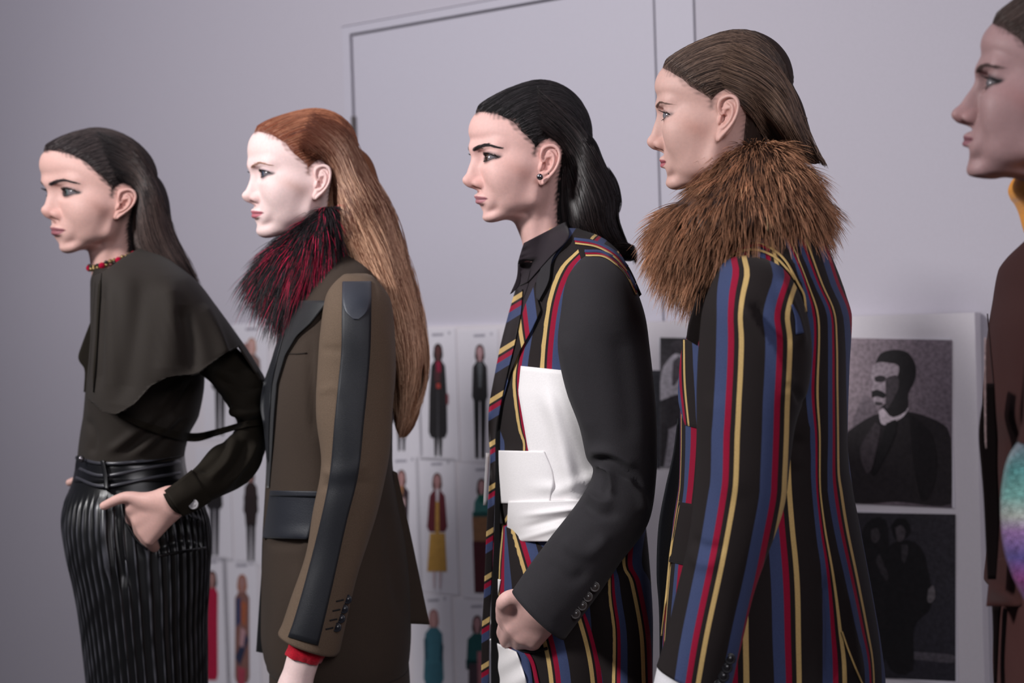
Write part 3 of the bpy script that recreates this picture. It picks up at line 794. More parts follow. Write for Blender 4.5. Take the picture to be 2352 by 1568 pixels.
photo('dark photograph of a couple standing arm in arm under the portrait', 1915, 1178, 2195, 1558, [(42, 39, 44), (50, 47, 53), (44, 42, 50), (34, 31, 36)], [
    blob((78, 73, 80), [(1915, 1478), (2000, 1490), (2100, 1496), (2192, 1504), (2192, 1522), (2100, 1514), (1915, 1498)]),
    blob((24, 22, 25), [(1972, 1260), (1990, 1200), (2030, 1190), (2042, 1250), (2040, 1500), (1975, 1500)]),
    blob((22, 20, 23), [(2036, 1260), (2064, 1240), (2110, 1250), (2130, 1300), (2140, 1390), (2100, 1440), (2096, 1540), (2040, 1530), (2034, 1400)]),
    blob((20, 18, 21), [(2046, 1208), (2062, 1190), (2084, 1196), (2092, 1220), (2080, 1236), (2056, 1238)]),
    blob((66, 60, 64), [(2056, 1212), (2070, 1206), (2080, 1220), (2074, 1240), (2062, 1242)]),
    blob((52, 48, 52), [(2070, 1250), (2086, 1254), (2080, 1290), (2072, 1284)]),
    blob((58, 53, 57), [(2000, 1218), (2014, 1212), (2022, 1232), (2012, 1246), (2002, 1240)]),
    blob((96, 90, 94), [(2132, 1352), (2144, 1345), (2148, 1370), (2138, 1384), (2130, 1378)]),
    blob((50, 46, 50), [(2020, 1270), (2040, 1320), (2034, 1332), (2012, 1290)]),
])
photo('photograph of a figure in white shirt sleeves, half hidden by the breast pocket', 1516, 776, 1640, 1075, [(34, 31, 35), (40, 37, 41), (150, 144, 152), (150, 144, 152)], [
    blob((150, 144, 152), [(1516, 960), (1640, 950), (1640, 1073), (1518, 1071)]),
    blob((62, 57, 62), [(1540, 790), (1560, 780), (1575, 800), (1560, 830), (1542, 820)]),
    blob((188, 182, 190), [(1516, 880), (1524, 842), (1550, 812), (1570, 822), (1590, 860), (1580, 920), (1520, 922)]),
    blob((96, 90, 96), [(1546, 830), (1562, 818), (1568, 850), (1556, 876), (1544, 884)]),
    blob((58, 54, 58), [(1516, 920), (1560, 905), (1590, 915), (1570, 960), (1535, 985), (1516, 980)]),
    blob((48, 44, 48), [(1516, 975), (1535, 985), (1524, 1070), (1516, 1070)]),
])
photo('narrow dark photograph beside the charcoal sleeve', 1487, 850, 1516, 1075, (46, 46, 52), [blob((96, 98, 106), [(1490, 960), (1500, 960), (1508, 1070), (1498, 1072)])])
# ------------------------------------------------------------------ people: head, hair, skin
HEAD = build_head()
class TPS:
    def __init__(self, src, dst, lam=6.0):
        src, dst = np.asarray(src, float), np.asarray(dst, float); n = len(src)
        K = self.k(src[:, None] - src[None]) + lam * np.eye(n) * 100
        P_ = np.c_[np.ones(n), src]
        A = np.block([[K, P_], [P_.T, np.zeros((3, 3))]])
        self.w = np.linalg.solve(A, np.r_[dst, np.zeros((3, 2))]); self.src = src
    @staticmethod
    def k(d):
        r2 = (d**2).sum(-1); return r2 * np.log(r2 + 1e-9) * 0.5
    def __call__(self, p):
        p = np.asarray(p, float); out = np.empty((len(p), 2)); n = len(self.src)
        for i in range(0, len(p), 20000):
            q = p[i:i + 20000]
            out[i:i + 20000] = self.k(q[:, None] - self.src[None]) @ self.w[:n] + np.c_[np.ones(len(q)), q] @ self.w[n:]
        return out
class Head:
    """places the sculpted head at depth d, turned by yaw, its features at the given pixels"""
    def __init__(self, marks, d, yaw, lam=6.0):
        self.c, self.s, self.d = math.cos(math.radians(yaw)), math.sin(math.radians(yaw)), d
        L = [k for k in marks if k in HEAD['lm']]
        src = self.flat(np.array([HEAD['lm'][k] for k in L]))[0]; dst = np.array([marks[k] for k in L])
        self.tps = TPS(src, dst, lam)
        self.mm = np.sqrt(abs(np.linalg.det(self.tps.w[-2:]))) * d / FPX      # metres per mm of the sculpt
    def flat(self, P):
        x, y, z = P[:, 0], P[:, 1], P[:, 2]
        return np.stack([-x * self.c + y * self.s, z], 1), -x * self.s - y * self.c
    def __call__(self, P):
        P = np.asarray(P, float).reshape(-1, 3); ab, c = self.flat(P); uv = self.tps(ab)
        return PX(uv[:, 0], uv[:, 1], self.d + c * self.mm)

def smooth(a, b, x): t = np.clip((x - a) / (b - a), 0, 1); return t * t * (3 - 2 * t)
def face_paint(V, hair, soft, skin, lip, brow, shadow, blush, brow_w=4.0, shadow_amt=0.8, brow_amt=0.9):
    x, y, z = V[:, 0], np.abs(V[:, 1]), V[:, 2]
    C = np.repeat(sl(skin)[None], len(V), 0)
    def mix(c, m): C[:] = C * (1 - m[:, None]) + sl(c) * m[:, None]
    front = smooth(55, 70, x)
    r = np.random.default_rng(3)
    mix(np.array(skin) * np.array([0.97, 0.86, 0.84]), 0.5 * np.exp(-((x - 2) / 26)**2 - ((z - 98) / 34)**2) * smooth(66, 72, y))      # ear a little redder
    mix(np.array(skin) * np.array([0.98, 0.88, 0.86]), 0.45 * np.exp(-((y - 8) / 12)**2 - ((z - 76) / 9)**2) * front)
    mix(blush, 0.55 * np.exp(-(((x - 42) * 0.86 + (z - 90) * 0.5) / 26)**2 - ((-(x - 42) * 0.5 + (z - 88) * 0.86) / 10)**2) * smooth(30, 45, y))
    up = 50.4 + 4.4 * np.sqrt(np.clip(1 - (y / 24.5)**2, 0, 1)) * (1 + 0.15 * np.exp(-((y - 6) / 4)**2)) + 1.2
    lo = 50.2 - 8.4 * np.clip(1 - (y / 23.5)**2, 0, 1)**0.8
    mix(lip, smooth(0, 1.4, np.minimum(up - z, z - lo)) * front * (y < 24.5) * 0.9)
    mix((70, 28, 34), 0.85 * np.exp(-((z - 50.4) / 0.9)**2) * smooth(27, 23, y) * smooth(70, 80, x) * smooth(106, 101, x))
    mix((60, 30, 26), 0.9 * np.exp(-((x - 102.5) / 5.5)**2 - ((y - 6.6) / 2.6)**2 - ((z - 71) / 3.2)**2))
    d, t = seg_dist(y, z, [(9.5, 125), (18, 128.2), (29, 131.4), (38, 130.8), (49, 126.5)])
    wdt = brow_w * np.interp(t, [0, 0.2, 0.55, 1], [0.55, 0.95, 0.8, 0.3])
    mix(brow, brow_amt * smooth(wdt, wdt * 0.45, d) * front)
    hl = -poly_sd(x, z, HAIRLINE); g_ = np.random.default_rng(9)
    nz = sum(np.sin(V @ g_.normal(size=3) * w_ + g_.uniform(0, 6)) for w_ in (.12, .2, .35, .6)) * 1.3
    mix(hair, 0.95 * smooth(-4, max(soft, 9), hl + nz)**1.3)
    e = np.hypot((y - 32) / 18.5, (z - 112.5 - 0.05 * (y - 31)) / 10.0)
    mix(shadow, shadow_amt * 0.9 * smooth(1.15, 0.45, e) * front * (x < 92))
    e2, _ = seg_dist(y, z, [(18, 110.5), (25, 115.8), (32, 117.6), (40, 116), (48, 112)])
    e3, _ = seg_dist(y, z, [(20, 109), (28, 107.2), (36, 107.2), (47, 111.5)])
    mix((26, 22, 26), shadow_amt * (np.exp(-(e2 / 2.3)**2) + 0.85 * np.exp(-(e3 / 2.0)**2)).clip(0, 1) * front * smooth(94, 90, x))
    return C
EYE_M = vcol('eye_gloss', 0.12, spec=0.35)
SKIN = vcol('skin', 0.54, sss=0.10, spec=0.3, bump=0.12, amt=0.04, scale=220)
HAIR_M = vcol('hair', 0.40, spec=0.45, bump=0.0, amt=0.0)
CAP_M = vcol('hair_roots', 0.75, spec=0.12)
FUR_M = vcol('fur', 0.6, spec=0.3)
LASH = plain('lash_black', (14, 12, 14), 0.6)
CAP_GUIDES = [[(83, 203), (62, 221), (22, 231), (-30, 229), (-70, 206), (-95, 170), (-104, 140)],
    [(68, 190), (46, 203), (6, 214), (-40, 209), (-72, 186), (-92, 155), (-99, 122)],
    [(55, 171), (36, 182), (0, 190), (-40, 183), (-70, 160), (-86, 133), (-94, 106)],
    [(47, 153), (30, 162), (0, 167), (-36, 159), (-62, 138), (-80, 113), (-88, 88)],
    [(37, 140), (20, 147), (-5, 150), (-30, 143), (-52, 122), (-70, 98), (-80, 70)],
    [(25, 124), (15, 133), (-2, 142), (-22, 141), (-40, 126), (-54, 100), (-66, 66)]]
def _comb_field():
    """which comb line (0..5) passes a point of the side view"""
    GD = np.stack([resample(gd, 70) for gd in CAP_GUIDES]); t = np.linspace(0, 5, 260); i = np.minimum(t.astype(int), 4); f = (t - i)[:, None, None]
    Q_ = GD[i] * (1 - f) + GD[i + 1] * f
    A = np.full((62, 62), np.nan); gx = ((Q_[..., 0] + 120) / 4).astype(int).clip(0, 61); gz = ((Q_[..., 1]) / 4).astype(int).clip(0, 61)
    A[gx, gz] = np.broadcast_to(t[:, None], gx.shape)
    ok = np.argwhere(~np.isnan(A)); al = np.argwhere(np.isnan(A))
    for k in range(0, len(al), 400):
        b = al[k:k + 400]; n_ = ok[((b[:, None] - ok[None])**2).sum(-1).argmin(1)]; A[b[:, 0], b[:, 1]] = A[n_[:, 0], n_[:, 1]]
    for _ in range(3): A[1:-1, 1:-1] = (A[1:-1, 1:-1] * 2 + A[:-2, 1:-1] + A[2:, 1:-1] + A[1:-1, :-2] + A[1:-1, 2:]) / 6
    return A
COMB = _comb_field()
def comb_at(x, z):
    gx = np.clip((x + 118) / 4, 0, 60.9); gz = np.clip((z - 2) / 4, 0, 60.9); i, j = gx.astype(int), gz.astype(int); a, b = gx - i, gz - j
    return COMB[i, j] * (1 - a) * (1 - b) + COMB[i + 1, j] * a * (1 - b) + COMB[i, j + 1] * (1 - a) * b + COMB[i + 1, j + 1] * a * b
def to_skull(P):
    """pull side-view points that lie outside the cap back onto it"""
    P = P.copy()
    for _ in range(30):
        out = HEAD['ysurf'](P[..., 0], P[..., 1]) < 3
        if not out.any(): break
        P[out] = np.array([-8, 140]) + (P[out] - np.array([-8, 140])) * 0.985
    return P
def person_head(root, H, skin, lip, brow, shadow, blush, hair, hair_hi, iris=(70, 50, 40), brow_w=4.0, shadow_amt=0.8, brow_amt=0.9, neck_cut=-88, n_strands=2600, seed=1, streak=0.5, extra=None, look=0.0, groove=0.45, soft=9.0, slim=0.0):
    """body (head, neck, hidden trunk), two eyes with lashes, hair cap with combed strands"""
    V = HEAD['V']
    col = face_paint(V, hair, soft, skin, lip, brow, shadow, blush, brow_w, shadow_amt, brow_amt)
    if slim:                                                             # neck under a thick collar
        k_ = (1 - slim * smooth(8, -22, V[:, 2] - np.clip(10 - V[:, 0], 0, 60) * .45))[:, None]; V = np.concatenate([-40 + (V[:, :1] + 40) * k_, V[:, 1:2] * k_, V[:, 2:]], 1)
    W = H(V); F = HEAD['Q']
    parts = [(W, F)]; cols = [col]
    for v, f in (extra or []):
        parts.append((v, f)); cols.append(np.repeat(sl(skin)[None], len(v), 0))
    bv, bf = join(*parts)
    body = mk('body', bv, bf[:, ::-1] if signed(W, F) < 0 else bf, SKIN, root, col=np.concatenate(cols))
    # eyes
    for sgn in (1, -1):
        n, k = 40, 28
        th = np.linspace(0, 2 * np.pi, n, endpoint=False); ph = np.linspace(0.0, np.pi, k)
        S = np.stack([np.outer(np.cos(ph), np.ones(n)), np.outer(np.sin(ph), np.cos(th)), np.outer(np.sin(ph), np.sin(th))], -1).reshape(-1, 3)
        ang = np.repeat(ph, n)
        rad = EYE_R * (1 + 0.045 * np.exp(-(ang / 0.42)**2))
        lk = look; R = np.array([[math.cos(lk), -math.sin(lk), 0], [math.sin(lk), math.cos(lk), 0], [0, 0, 1]])
        E_ = (S * rad[:, None]) @ R.T + EYE * np.array([1, sgn, 1])
        c = np.repeat(sl((118, 112, 116))[None], len(S), 0)
        c[ang < 0.56] = sl(np.array(iris) * 0.5); c[ang < 0.48] = sl(iris); c[ang < 0.25] = sl((8, 7, 9))
        mk('eye', H(E_), grid_faces(k, n, True), EYE_M, body, col=c)
    # lashes
    Ls = []
    r = np.random.default_rng(seed)
    for sgn in (1, -1):
        for arc, nn, ln, dz in (([(17, 110.5), (24, 115.2), (32, 117.3), (40, 115.8), (48, 111.8)], 46, 6.3, 0.7), ([(22, 108.3), (30, 107.0), (38, 107.6), (46, 111)], 22, 3.5, -0.5)):
            p = resample(arc, nn)
            for (y, z) in p:
                b = math.sqrt(max((EYE_R + 1.4)**2 - (y - 31)**2 - (z - 112)**2, 1)); x = EYE[0] + b
                k = np.linspace(0, 1, 5)[:, None]; l_ = ln * r.uniform(0.7, 1.1) * (0.7 + 0.5 * (y - 17) / 31)
                P_ = np.array([x, y, z]) + k * l_ * np.array([0.9, 0.12 + (y - 31) * 0.022 + r.normal() * .08, dz * 0.25]) + k**2 * l_ * np.array([0, 0, dz * 0.6])
                Ls.append(P_ * np.array([1, sgn, 1]))
    Ls = np.array(Ls); Wl = H(Ls.reshape(-1, 3)).reshape(Ls.shape)
    v, f = tubes(Wl, np.tile(np.linspace(0.5, 0.12, 5) * H.mm, (len(Ls), 1)))
    mk('eyelashes', v, f, LASH, body, kind='stuff')
    # brow hairs
    Bs = []; pl = resample([(9.5, 124.6), (18, 128), (29, 131.4), (38, 130.8), (49, 126.5)], 200)
    for sgn in (1, -1):
        for _ in range(170):
            i = r.integers(0, 185); y, z = pl[i] + r.normal(size=2) * np.array([0.5, brow_w * 0.36 * np.interp(i, [0, 60, 200], [1, 1, .4])])
            dy, dz = pl[min(i + 12, 199)] - pl[i]; l_ = 5.5 * r.uniform(.6, 1.1)
            Bs.append((sgn, y, z, dy / (abs(dy) + 1e-6), dz / 6 + 0.75 * (1 - i / 110), l_))
    Bs = np.array(Bs); k = np.linspace(0, 1, 5)
    yy = Bs[:, 1, None] + Bs[:, 3, None] * k * Bs[:, 5, None] * 0.8; zz = Bs[:, 2, None] + np.clip(Bs[:, 4, None], -.6, .8) * k * Bs[:, 5, None] * 0.5
    xs = np.linspace(110, 40, 141); G = HEAD['G']
    pts = np.stack(np.broadcast_arrays(xs[None, None], yy[..., None], zz[..., None]), -1)
    f_ = G.sample(pts); xx = xs[(f_ < 0).argmax(-1)]
    Pb = np.stack([xx + 0.5, yy * Bs[:, 0, None], zz], -1)
    v, f = tubes(H(Pb.reshape(-1, 3)).reshape(Pb.shape), np.tile(np.array([.28, .3, .28, .2, .08]) * H.mm * (brow_w / 4), (len(Pb), 1)))
    mk('eyebrows', v, f, plain('brow_%d_%d_%d' % tuple(brow), brow, 0.7), body, kind='stuff')
    # hair cap + combed strands
    cV, cQ, hl = HEAD['cV'], HEAD['cQ'], HEAD['chl']
    g = np.random.default_rng(seed)
    streaks = np.zeros(len(cV))
    tc = comb_at(cV[:, 0], cV[:, 2])
    for i in range(10):                                                  # grooves left by the comb
        fq = g.uniform(14, 42); streaks += np.sin(tc * fq + 1.4 * np.sin(cV[:, 0] * 0.03 + i) + g.uniform(0, 6)) / 4
    inside = smooth(4, 16, hl)
    cN = normals(cV, cQ if signed(cV, cQ) > 0 else cQ[:, ::-1])
    cV = cV + cN * (streaks * groove * inside)[:, None]
    nz = sum(np.sin(cV @ g.normal(size=3) * w_ + g.uniform(0, 6)) for w_ in (.25, .4, .7, 1.1)) * 1.6 + g.normal(size=len(cV)) * 0.6
    m = np.clip(0.72 + 0.28 * smooth(-1.0, soft, hl + nz), 0, 1)
    hc = sl(hair)[None] * (1 + 0.25 * streaks[:, None] * streak)
    cc = sl(skin)[None] * (1 - m[:, None]) + hc * m[:, None]
    out = [(H(cV), cQ if signed(H(cV), cQ) > 0 else cQ[:, ::-1])]; ocol = [np.clip(cc, 0, 1)]
    K = 16; GD = np.stack([resample(gd, K) for gd in CAP_GUIDES])
    n = n_strands; t = g.uniform(0, len(GD) - 1, n); i = np.minimum(t.astype(int), len(GD) - 2); fq = (t - i)[:, None, None]
    Pq = GD[i] * (1 - fq) + GD[i + 1] * fq
    a = g.uniform(0, 1, n)**1.6 * 0.55; b = 1 - g.uniform(0, 1, n)**2 * 0.4
    nb = n // 5; a[:nb] = g.uniform(0, .03, nb); b[:nb] = a[:nb] + g.uniform(.2, .5, nb)
    s = (a[:, None] + (b - a)[:, None] * np.linspace(0, 1, K)) * (K - 1); k0 = np.minimum(s.astype(int), K - 2); fr = (s - k0)[..., None]; ii = np.arange(n)[:, None]
    Pq = Pq[ii, k0] * (1 - fr) + Pq[ii, k0 + 1] * fr
    Pq = Pq + 1.3 * np.sin(g.uniform(0, 6.28, (n, 1, 2)) + np.linspace(0, 1, K)[None, :, None] * g.uniform(2, 6, (n, 1, 1))) * g.normal(size=(n, 1, 1)) * 0.7
    Pq = to_skull(Pq)
    side = np.where(g.uniform(size=n) < 0.7, 1, -1)
    y = HEAD['ysurf'](Pq[..., 0], Pq[..., 1]); lift = g.uniform(-0.5, 1.1, (n, 1)) * np.clip(np.linspace(0, 3, K), 0, 1)
    P3 = np.stack([Pq[..., 0] - 0.25 * lift, (y + lift) * side[:, None], Pq[..., 1] + 0.5 * lift], -1)
    rr = 0.42 * g.uniform(0.5, 1.2, (n, 1)) * np.clip(np.minimum(np.linspace(0.3, 6, K), np.linspace(5, 0.3, K)), 0, 1) * H.mm
    sv, sf = tubes(H(P3.reshape(-1, 3)).reshape(P3.shape), rr)
    mixv = np.repeat(np.repeat(np.clip(0.35 + 0.45 * g.normal(size=n), 0, 1), K), 3)
    out.append((sv, sf)); ocol.append(sl(hair)[None] * (1 - mixv[:, None]) + sl(hair_hi)[None] * mixv[:, None])
    return body, out, ocol
def signed(V, F):
    """> 0 when faces point outwards"""
    V = np.asarray(V); c = V.mean(0); a, b, d = V[F[:, 0]] - c, V[F[:, 1]] - c, V[F[:, 2]] - c
    return (a * np.cross(b, d)).sum()
def outw(V, F):
    return (V, F if signed(V, F) > 0 else np.asarray(F)[:, ::-1])
SOLID = {0}                                                            # smooth under-layers of the hair being built
def add_hair(root, out, ocol, name='hair'):
    v, f = join(*out); fm = np.concatenate([np.full(len(x[1]), int(k in SOLID)) for k, x in enumerate(out)]); SOLID.difference_update(range(1, 99)); return mk(name, v, f, None, root, col=np.concatenate(ocol), mats=[HAIR_M, CAP_M], fmat=fm)
def tone(sh, al, c0, c1, root=None):
    """strand colours from their shade"""
    m = np.clip(0.45 + sh, 0, 1)[:, None]; c = sl(c0) * (1 - m) + sl(c1) * m
    if root is not None: k = smooth(0.35, 0.0, al)[:, None]; c = c * (1 - k) + sl(root) * k
    return c
# ------------------------------------------------------------------ clothes shared by several people
BROWN, NAVY, REDC, YELC = (31, 25, 25), (58, 68, 102), (138, 10, 46), (190, 160, 104)
STR4 = striped('striped_wool', [(0, NAVY), (.235, REDC), (.36, BROWN), (.46, YELC), (.56, BROWN)])      # navy, red, yellow to the right
STR3 = striped('striped_wool_turned', [(0, YELC), (.10, BROWN), (.16, REDC), (.28, NAVY), (.52, BROWN)])
M_BLUE, M_RED, M_YEL = cloth('navy_stripe', NAVY), cloth('red_stripe', REDC), cloth('yellow_stripe', YELC)
M_BROWN = cloth('brown_wool', BROWN)
def ribbon(surf, pl, wd, off=0.0012, n=40, rim=0.0015, sharp=False):
    """narrow woven stripe along a pixel polyline, wd pixels wide"""
    p = (resample_sharp if sharp else resample)(pl, n); t = np.gradient(p, axis=0); t /= np.linalg.norm(t, axis=1, keepdims=True); nn = np.stack([-t[:, 1], t[:, 0]], 1)
    return strip(surf, p - nn * wd / 2, p + nn * wd / 2, n, 3, off, rim, sharp=True)
def legs(root, d, uc, v0, wpx, material, ank=0.05, gap=0.085, name='trouser_leg', attrs=None):
    """two trouser legs down to shoes on the floor"""
    vf = lambda dd: float(to_px(PX(uc, v0, dd) * np.array([1, 1, 0]))[1])
    for sgn in (-1, 1):
        dd = d + sgn * gap; vb = vf(dd) - 40
        rows = [(uc - wpx, v0, uc + wpx, v0, dd, .09), (uc - wpx * .8, v0 + (vb - v0) * .45, uc + wpx * .75, v0 + (vb - v0) * .45, dd, .075), (uc - wpx * .7, vb, uc + wpx * .6, vb, dd, .065)]
        V, F, T = tube(rows, 30, 32)
        leg = mk(name, V, tri4(F), material, root, attrs={'s': T * 1.2} if attrs else None)
        fl = PX(uc, v0, dd) * np.array([1, 1, 0]); 
        S = []
        for x in np.linspace(-1, 1, 16):
            w_ = .042 * math.sqrt(max(1 - abs(x)**3, 0.002)); h = .02 + .045 * smooth(-.6, .9, np.array(x)) * math.sqrt(max(1 - abs(x)**6, 0.01))
            a = np.linspace(0, 2 * np.pi, 16, endpoint=False)
            S.append(np.stack([np.full(16, fl[0] - .03 + x * .12), fl[1] + w_ * np.cos(a), np.maximum(h * (1 + np.sin(a)) * .75, 0.0)], 1))
        mk('shoe', np.concatenate(S), grid_faces(16, 16, True), plain('shoe_black', (24, 22, 24), 0.35), root)
def button(parent, u, v, surf, r, material, name='button', off=0.002, dflt=2.2):
    d = surf.cast(u, v)[0]; d = dflt if np.isnan(d) else d
    V, F = lathe([(1e-5, .003), (r * .55, .003), (r * .62, .0022), (r * .8, .0036), (r, .0028), (r, 0), (1e-5, 0)], PX(u, v, d - off + .001), -FWD + 0.15 * UP, 18)
    return mk(name, V, F, material, parent)
def fur(base, n, length, centre, c_root, c_tip, c_alt=None, alt=0.0, r=0.00042, droop=0.35, outw_=0.45, seed=5, K=6, clump=0.5, band=None, drop=None):
    """fur on a base mesh, combed away from a centre"""
    g = np.random.default_rng(seed); V, F = np.asarray(base[0]), np.asarray(base[1])
    N = normals(V, F); c = V.mean(0)
    a, b, d = V[F[:, 0]], V[F[:, 1]], V[F[:, 2]]; ar = np.linalg.norm(np.cross(V[F[:, 2]] - a, V[F[:, 3]] - b), axis=1)
    fi = g.choice(len(F), n, p=ar / ar.sum()); w_ = g.dirichlet((1, 1, 1, 1), n)
    P0 = (V[F[fi]] * w_[..., None]).sum(1); Nn = (N[F[fi]] * w_[..., None]).sum(1)
    if drop is not None:
        u, v, _ = to_px(P0); ok = ~drop(u, v); P0, Nn, n = P0[ok], Nn[ok], int(ok.sum())
    # tufts share a direction
    cell = np.floor(P0 / 0.016).astype(int); key = (cell * np.array([73856093, 19349663, 83492791])).sum(1) % 4096
    tuft = g.normal(size=(4096, 3))[key]
    fl = P0 - np.asarray(centre); fl /= np.linalg.norm(fl, axis=1, keepdims=True)
    fl = fl - (fl * Nn).sum(1, keepdims=True) * Nn * 0.7
    D = fl + outw_ * Nn + 0.16 * clump * tuft + 0.10 * g.normal(size=(n, 3)); D /= np.linalg.norm(D, axis=1, keepdims=True)
    L = length * g.uniform(0.55, 1.15, n) * (1 + 0.15 * g.normal(size=4096)[key])
    t = np.linspace(0, 1, K)
    P_ = P0[:, None] - 0.004 * Nn[:, None] + (L[:, None] * t)[..., None] * D[:, None] + (L[:, None] * t**2)[..., None] * (np.array([0, 0, -droop]) - 0.12 * Nn[:, None])
    rad = r * g.uniform(.6, 1.3, (n, 1)) * np.array([.8, 1, 1, .85, .6, .12])[None, :K]
    v, f = tubes(P_, rad)
    sh = g.normal(size=4096)[key] * 0.22 + g.normal(size=n) * 0.25
    tt = np.repeat(np.tile(t, n), 3)[:, None]; m = np.repeat(np.repeat(sh, K), 3)[:, None]
    col = sl(c_root) * (1 - tt) + sl(c_tip) * tt
    if c_alt is not None:
        isalt = (g.uniform(size=n) < alt * (1 + 0.8 * np.tanh(g.normal(size=4096)[key]))) if band is None else band(P0, g)
        isa = np.repeat(np.repeat(isalt, K), 3)[:, None]; col = np.where(isa, sl(c_alt) * (0.35 + 0.65 * np.sin(np.pi * np.clip(tt * 1.05, 0, 1))), col)
    return v, f, np.clip(col * np.exp(m), 0, 1)
def clip_above(V, F, line):
    u, v, z = to_px(V); p = np.asarray(line, float); lim = np.interp(u, p[:, 0], p[:, 1]); m = v < lim
    V = V.copy(); V[m] = PX(u[m], lim[m], z[m])
    return V, F[~m[F].all(1)]
class Hand:
    """sculpt in pixels: (u, v, mm towards the camera)"""
    def __init__(self, u0, v0, d, ext, h=2.0):
        self.u0, self.v0, self.d = u0, v0, d; self.k = d / FPX * 1000
        self.G = Field((-ext, -ext, -ext), (ext, ext, ext), h)
    def p(self, q): return ((q[0] - self.u0) * self.k, -(q[1] - self.v0) * self.k, q[2])
    def chain(self, pts, rs, k=5):
        P_ = [self.p(q) for q in pts]
        if len(P_) == 2: self.G.cap(P_[0], P_[1], rs[0], rs[1], k)
        else: self.G.chain(P_, rs, k)
    def ell(self, q, r, k=6, op='+'): self.G.ell(self.p(q), r, k, op)
    def mesh(self):
        V, Q = surface_nets(self.G.F, self.G.lo, self.G.h); V = taubin(V, Q, 2)
        o = PX(self.u0, self.v0, self.d)
        W = o + (V[:, :1] * RIGHT + V[:, 1:2] * UP - V[:, 2:] * FWD) / 1000
        return outw(W, Q)
def clip_below(V, F, hem):
    """cut a shell along a pixel hem line (keeps what is above)"""
    u, v, z = to_px(V); p = np.asarray(hem, float); lim = np.interp(u, p[:, 0], p[:, 1]); m = v > lim
    V = V.copy(); V[m] = PX(u[m], lim[m], z[m])
    return V, F[~m[F].all(1)]
# ------------------------------------------------------------------ first person: olive caped blouse, black corded trousers
D1 = 2.60
r1 = empty('person', tuple(PX(320, 900, D1) * np.array([1, 1, 0])))
tag(r1, 'person in an olive caped blouse and black ribbed trousers with a hand in the pocket', 'person')
H1 = Head(dict(hairline=(108, 345), forehead=(98, 386), glabella=(99, 420), nasion=(109, 440), bridge=(106, 460), tip=(97, 484), subnasale=(113, 503), ulip=(116, 521), stomion=(122, 529), llip=(121, 539), mentol=(133, 554), pog=(141, 566), menton=(158, 581), throat=(199, 571), neckfront=(212, 612), neckback=(316, 595),
  eye=(153, 443), eyeo=(177, 442), eyei=(138, 442), mouthc=(153, 529), ala=(136, 494), browi=(115, 421), browp=(146, 412), browt=(174, 418), eartop=(292, 435), lobe=(264, 499), earback=(312, 456), tragus=(269, 474), crown=(212, 299), back=(352, 408), gonion=(254, 540)), D1, 22)
trunk = loft([(650, 235, 330, .05), (700, 225, 400, .12), (800, 220, 450, .13), (1000, 200, 420, .12), (1150, 190, 430, .13)], D1, math.radians(20), 24, 32)[:2]
h = Hand(330, 1180, 2.37, 100, 1.8)
h.chain([(440, 1115, -40), (392, 1154, 0)], [17, 20], 10)
for a, b, c, ra in (((385, 1136), (292, 1170), (262, 1240), 11), ((390, 1150), (308, 1200), (285, 1270), 11), ((396, 1162), (322, 1225), (305, 1285), 10.5), ((402, 1172), (336, 1244), (325, 1290), 9.5)):
    h.chain([(*a, 0), (*b, -28), (*c, -105)], [ra + 2, ra, 8], 16)
h.chain([(372, 1146, 0), (340, 1150, -8), (292, 1143, -14), (262, 1150, -18), (230, 1165, -22)], [13, 12, 9.5, 8.5, 7.2], 12)
h2 = Hand(170, 1105, 2.73, 60, 1.8)
h2.chain([(215, 1100, 0), (188, 1098, 0), (160, 1108, 0)], [10, 8, 7], 5)
b1_, ho, hc = person_head(r1, H1, (218, 174, 164), (150, 86, 98), (48, 36, 40), (58, 50, 62), (178, 128, 116), (34, 28, 29), (84, 72, 70), iris=(96, 104, 104), brow_w=4.4, shadow_amt=.95, extra=[h.mesh(), h2.mesh(), outw(*trunk)], n_strands=3000, seed=11, groove=.4)
hv, hf, _ = loft([(345, 268, 298, .02), (385, 285, 342, .055), (420, 302, 366, .072), (450, 306, 378, .078), (510, 302, 394, .078), (560, 302, 411, .075), (600, 330, 428, .068), (640, 396, 452, .045), (662, 436, 462, .015)], D1 + .01, .25, 50, 60)
hv, hf = outw(hv, hf); hv = rumple(hv, hf, .003, .06, 8)
SOLID.add(len(ho)); ho.append((hv, hf)); hc.append(np.repeat(sl((44, 36, 36))[None], len(hv), 0))
S1h = Surf((hv, hf), ho[0])
v, f, sh, al = hair_strands([[(220, 300), (310, 340), (355, 410), (380, 480), (408, 560), (436, 610), (462, 668)], [(230, 330), (310, 370), (345, 430), (365, 500), (390, 565), (420, 615), (458, 664)], [(245, 365), (305, 400), (330, 450), (345, 515), (366, 570), (400, 615), (446, 655)], [(262, 400), (312, 425), (320, 470), (325, 525), (340, 570), (372, 605), (420, 640)], [(280, 420), (316, 445), (310, 490), (308, 535), (318, 572), (345, 596), (395, 625)]], 2600, S1h, D1, 18, .0005, (-.001, .004), 4, .3, 2, 51)
ho.append((v, f)); hc.append(tone(sh, al, (36, 29, 30), (104, 86, 80), (26, 22, 23)))
add_hair(r1, ho, hc)
OLB = cloth('olive_silk', (36, 29, 23), .8, .03, 700, .08, .35); OLD = cloth('olive_crepe', (32, 27, 20), .8, .03, 700, .08)
rows = [(618, 215, 330, .055), (650, 207, 395, .10), (700, 207, 430, .14), (780, 206, 452, .155), (870, 198, 470, .155), (950, 191, 458, .148), (1000, 183, 434, .142), (1050, 178, 424, .138), (1075, 180, 424, .136)]
bv, bf, _ = loft(rows, D1, math.radians(20), 110, 100); bv, bf = outw(bv, bf)
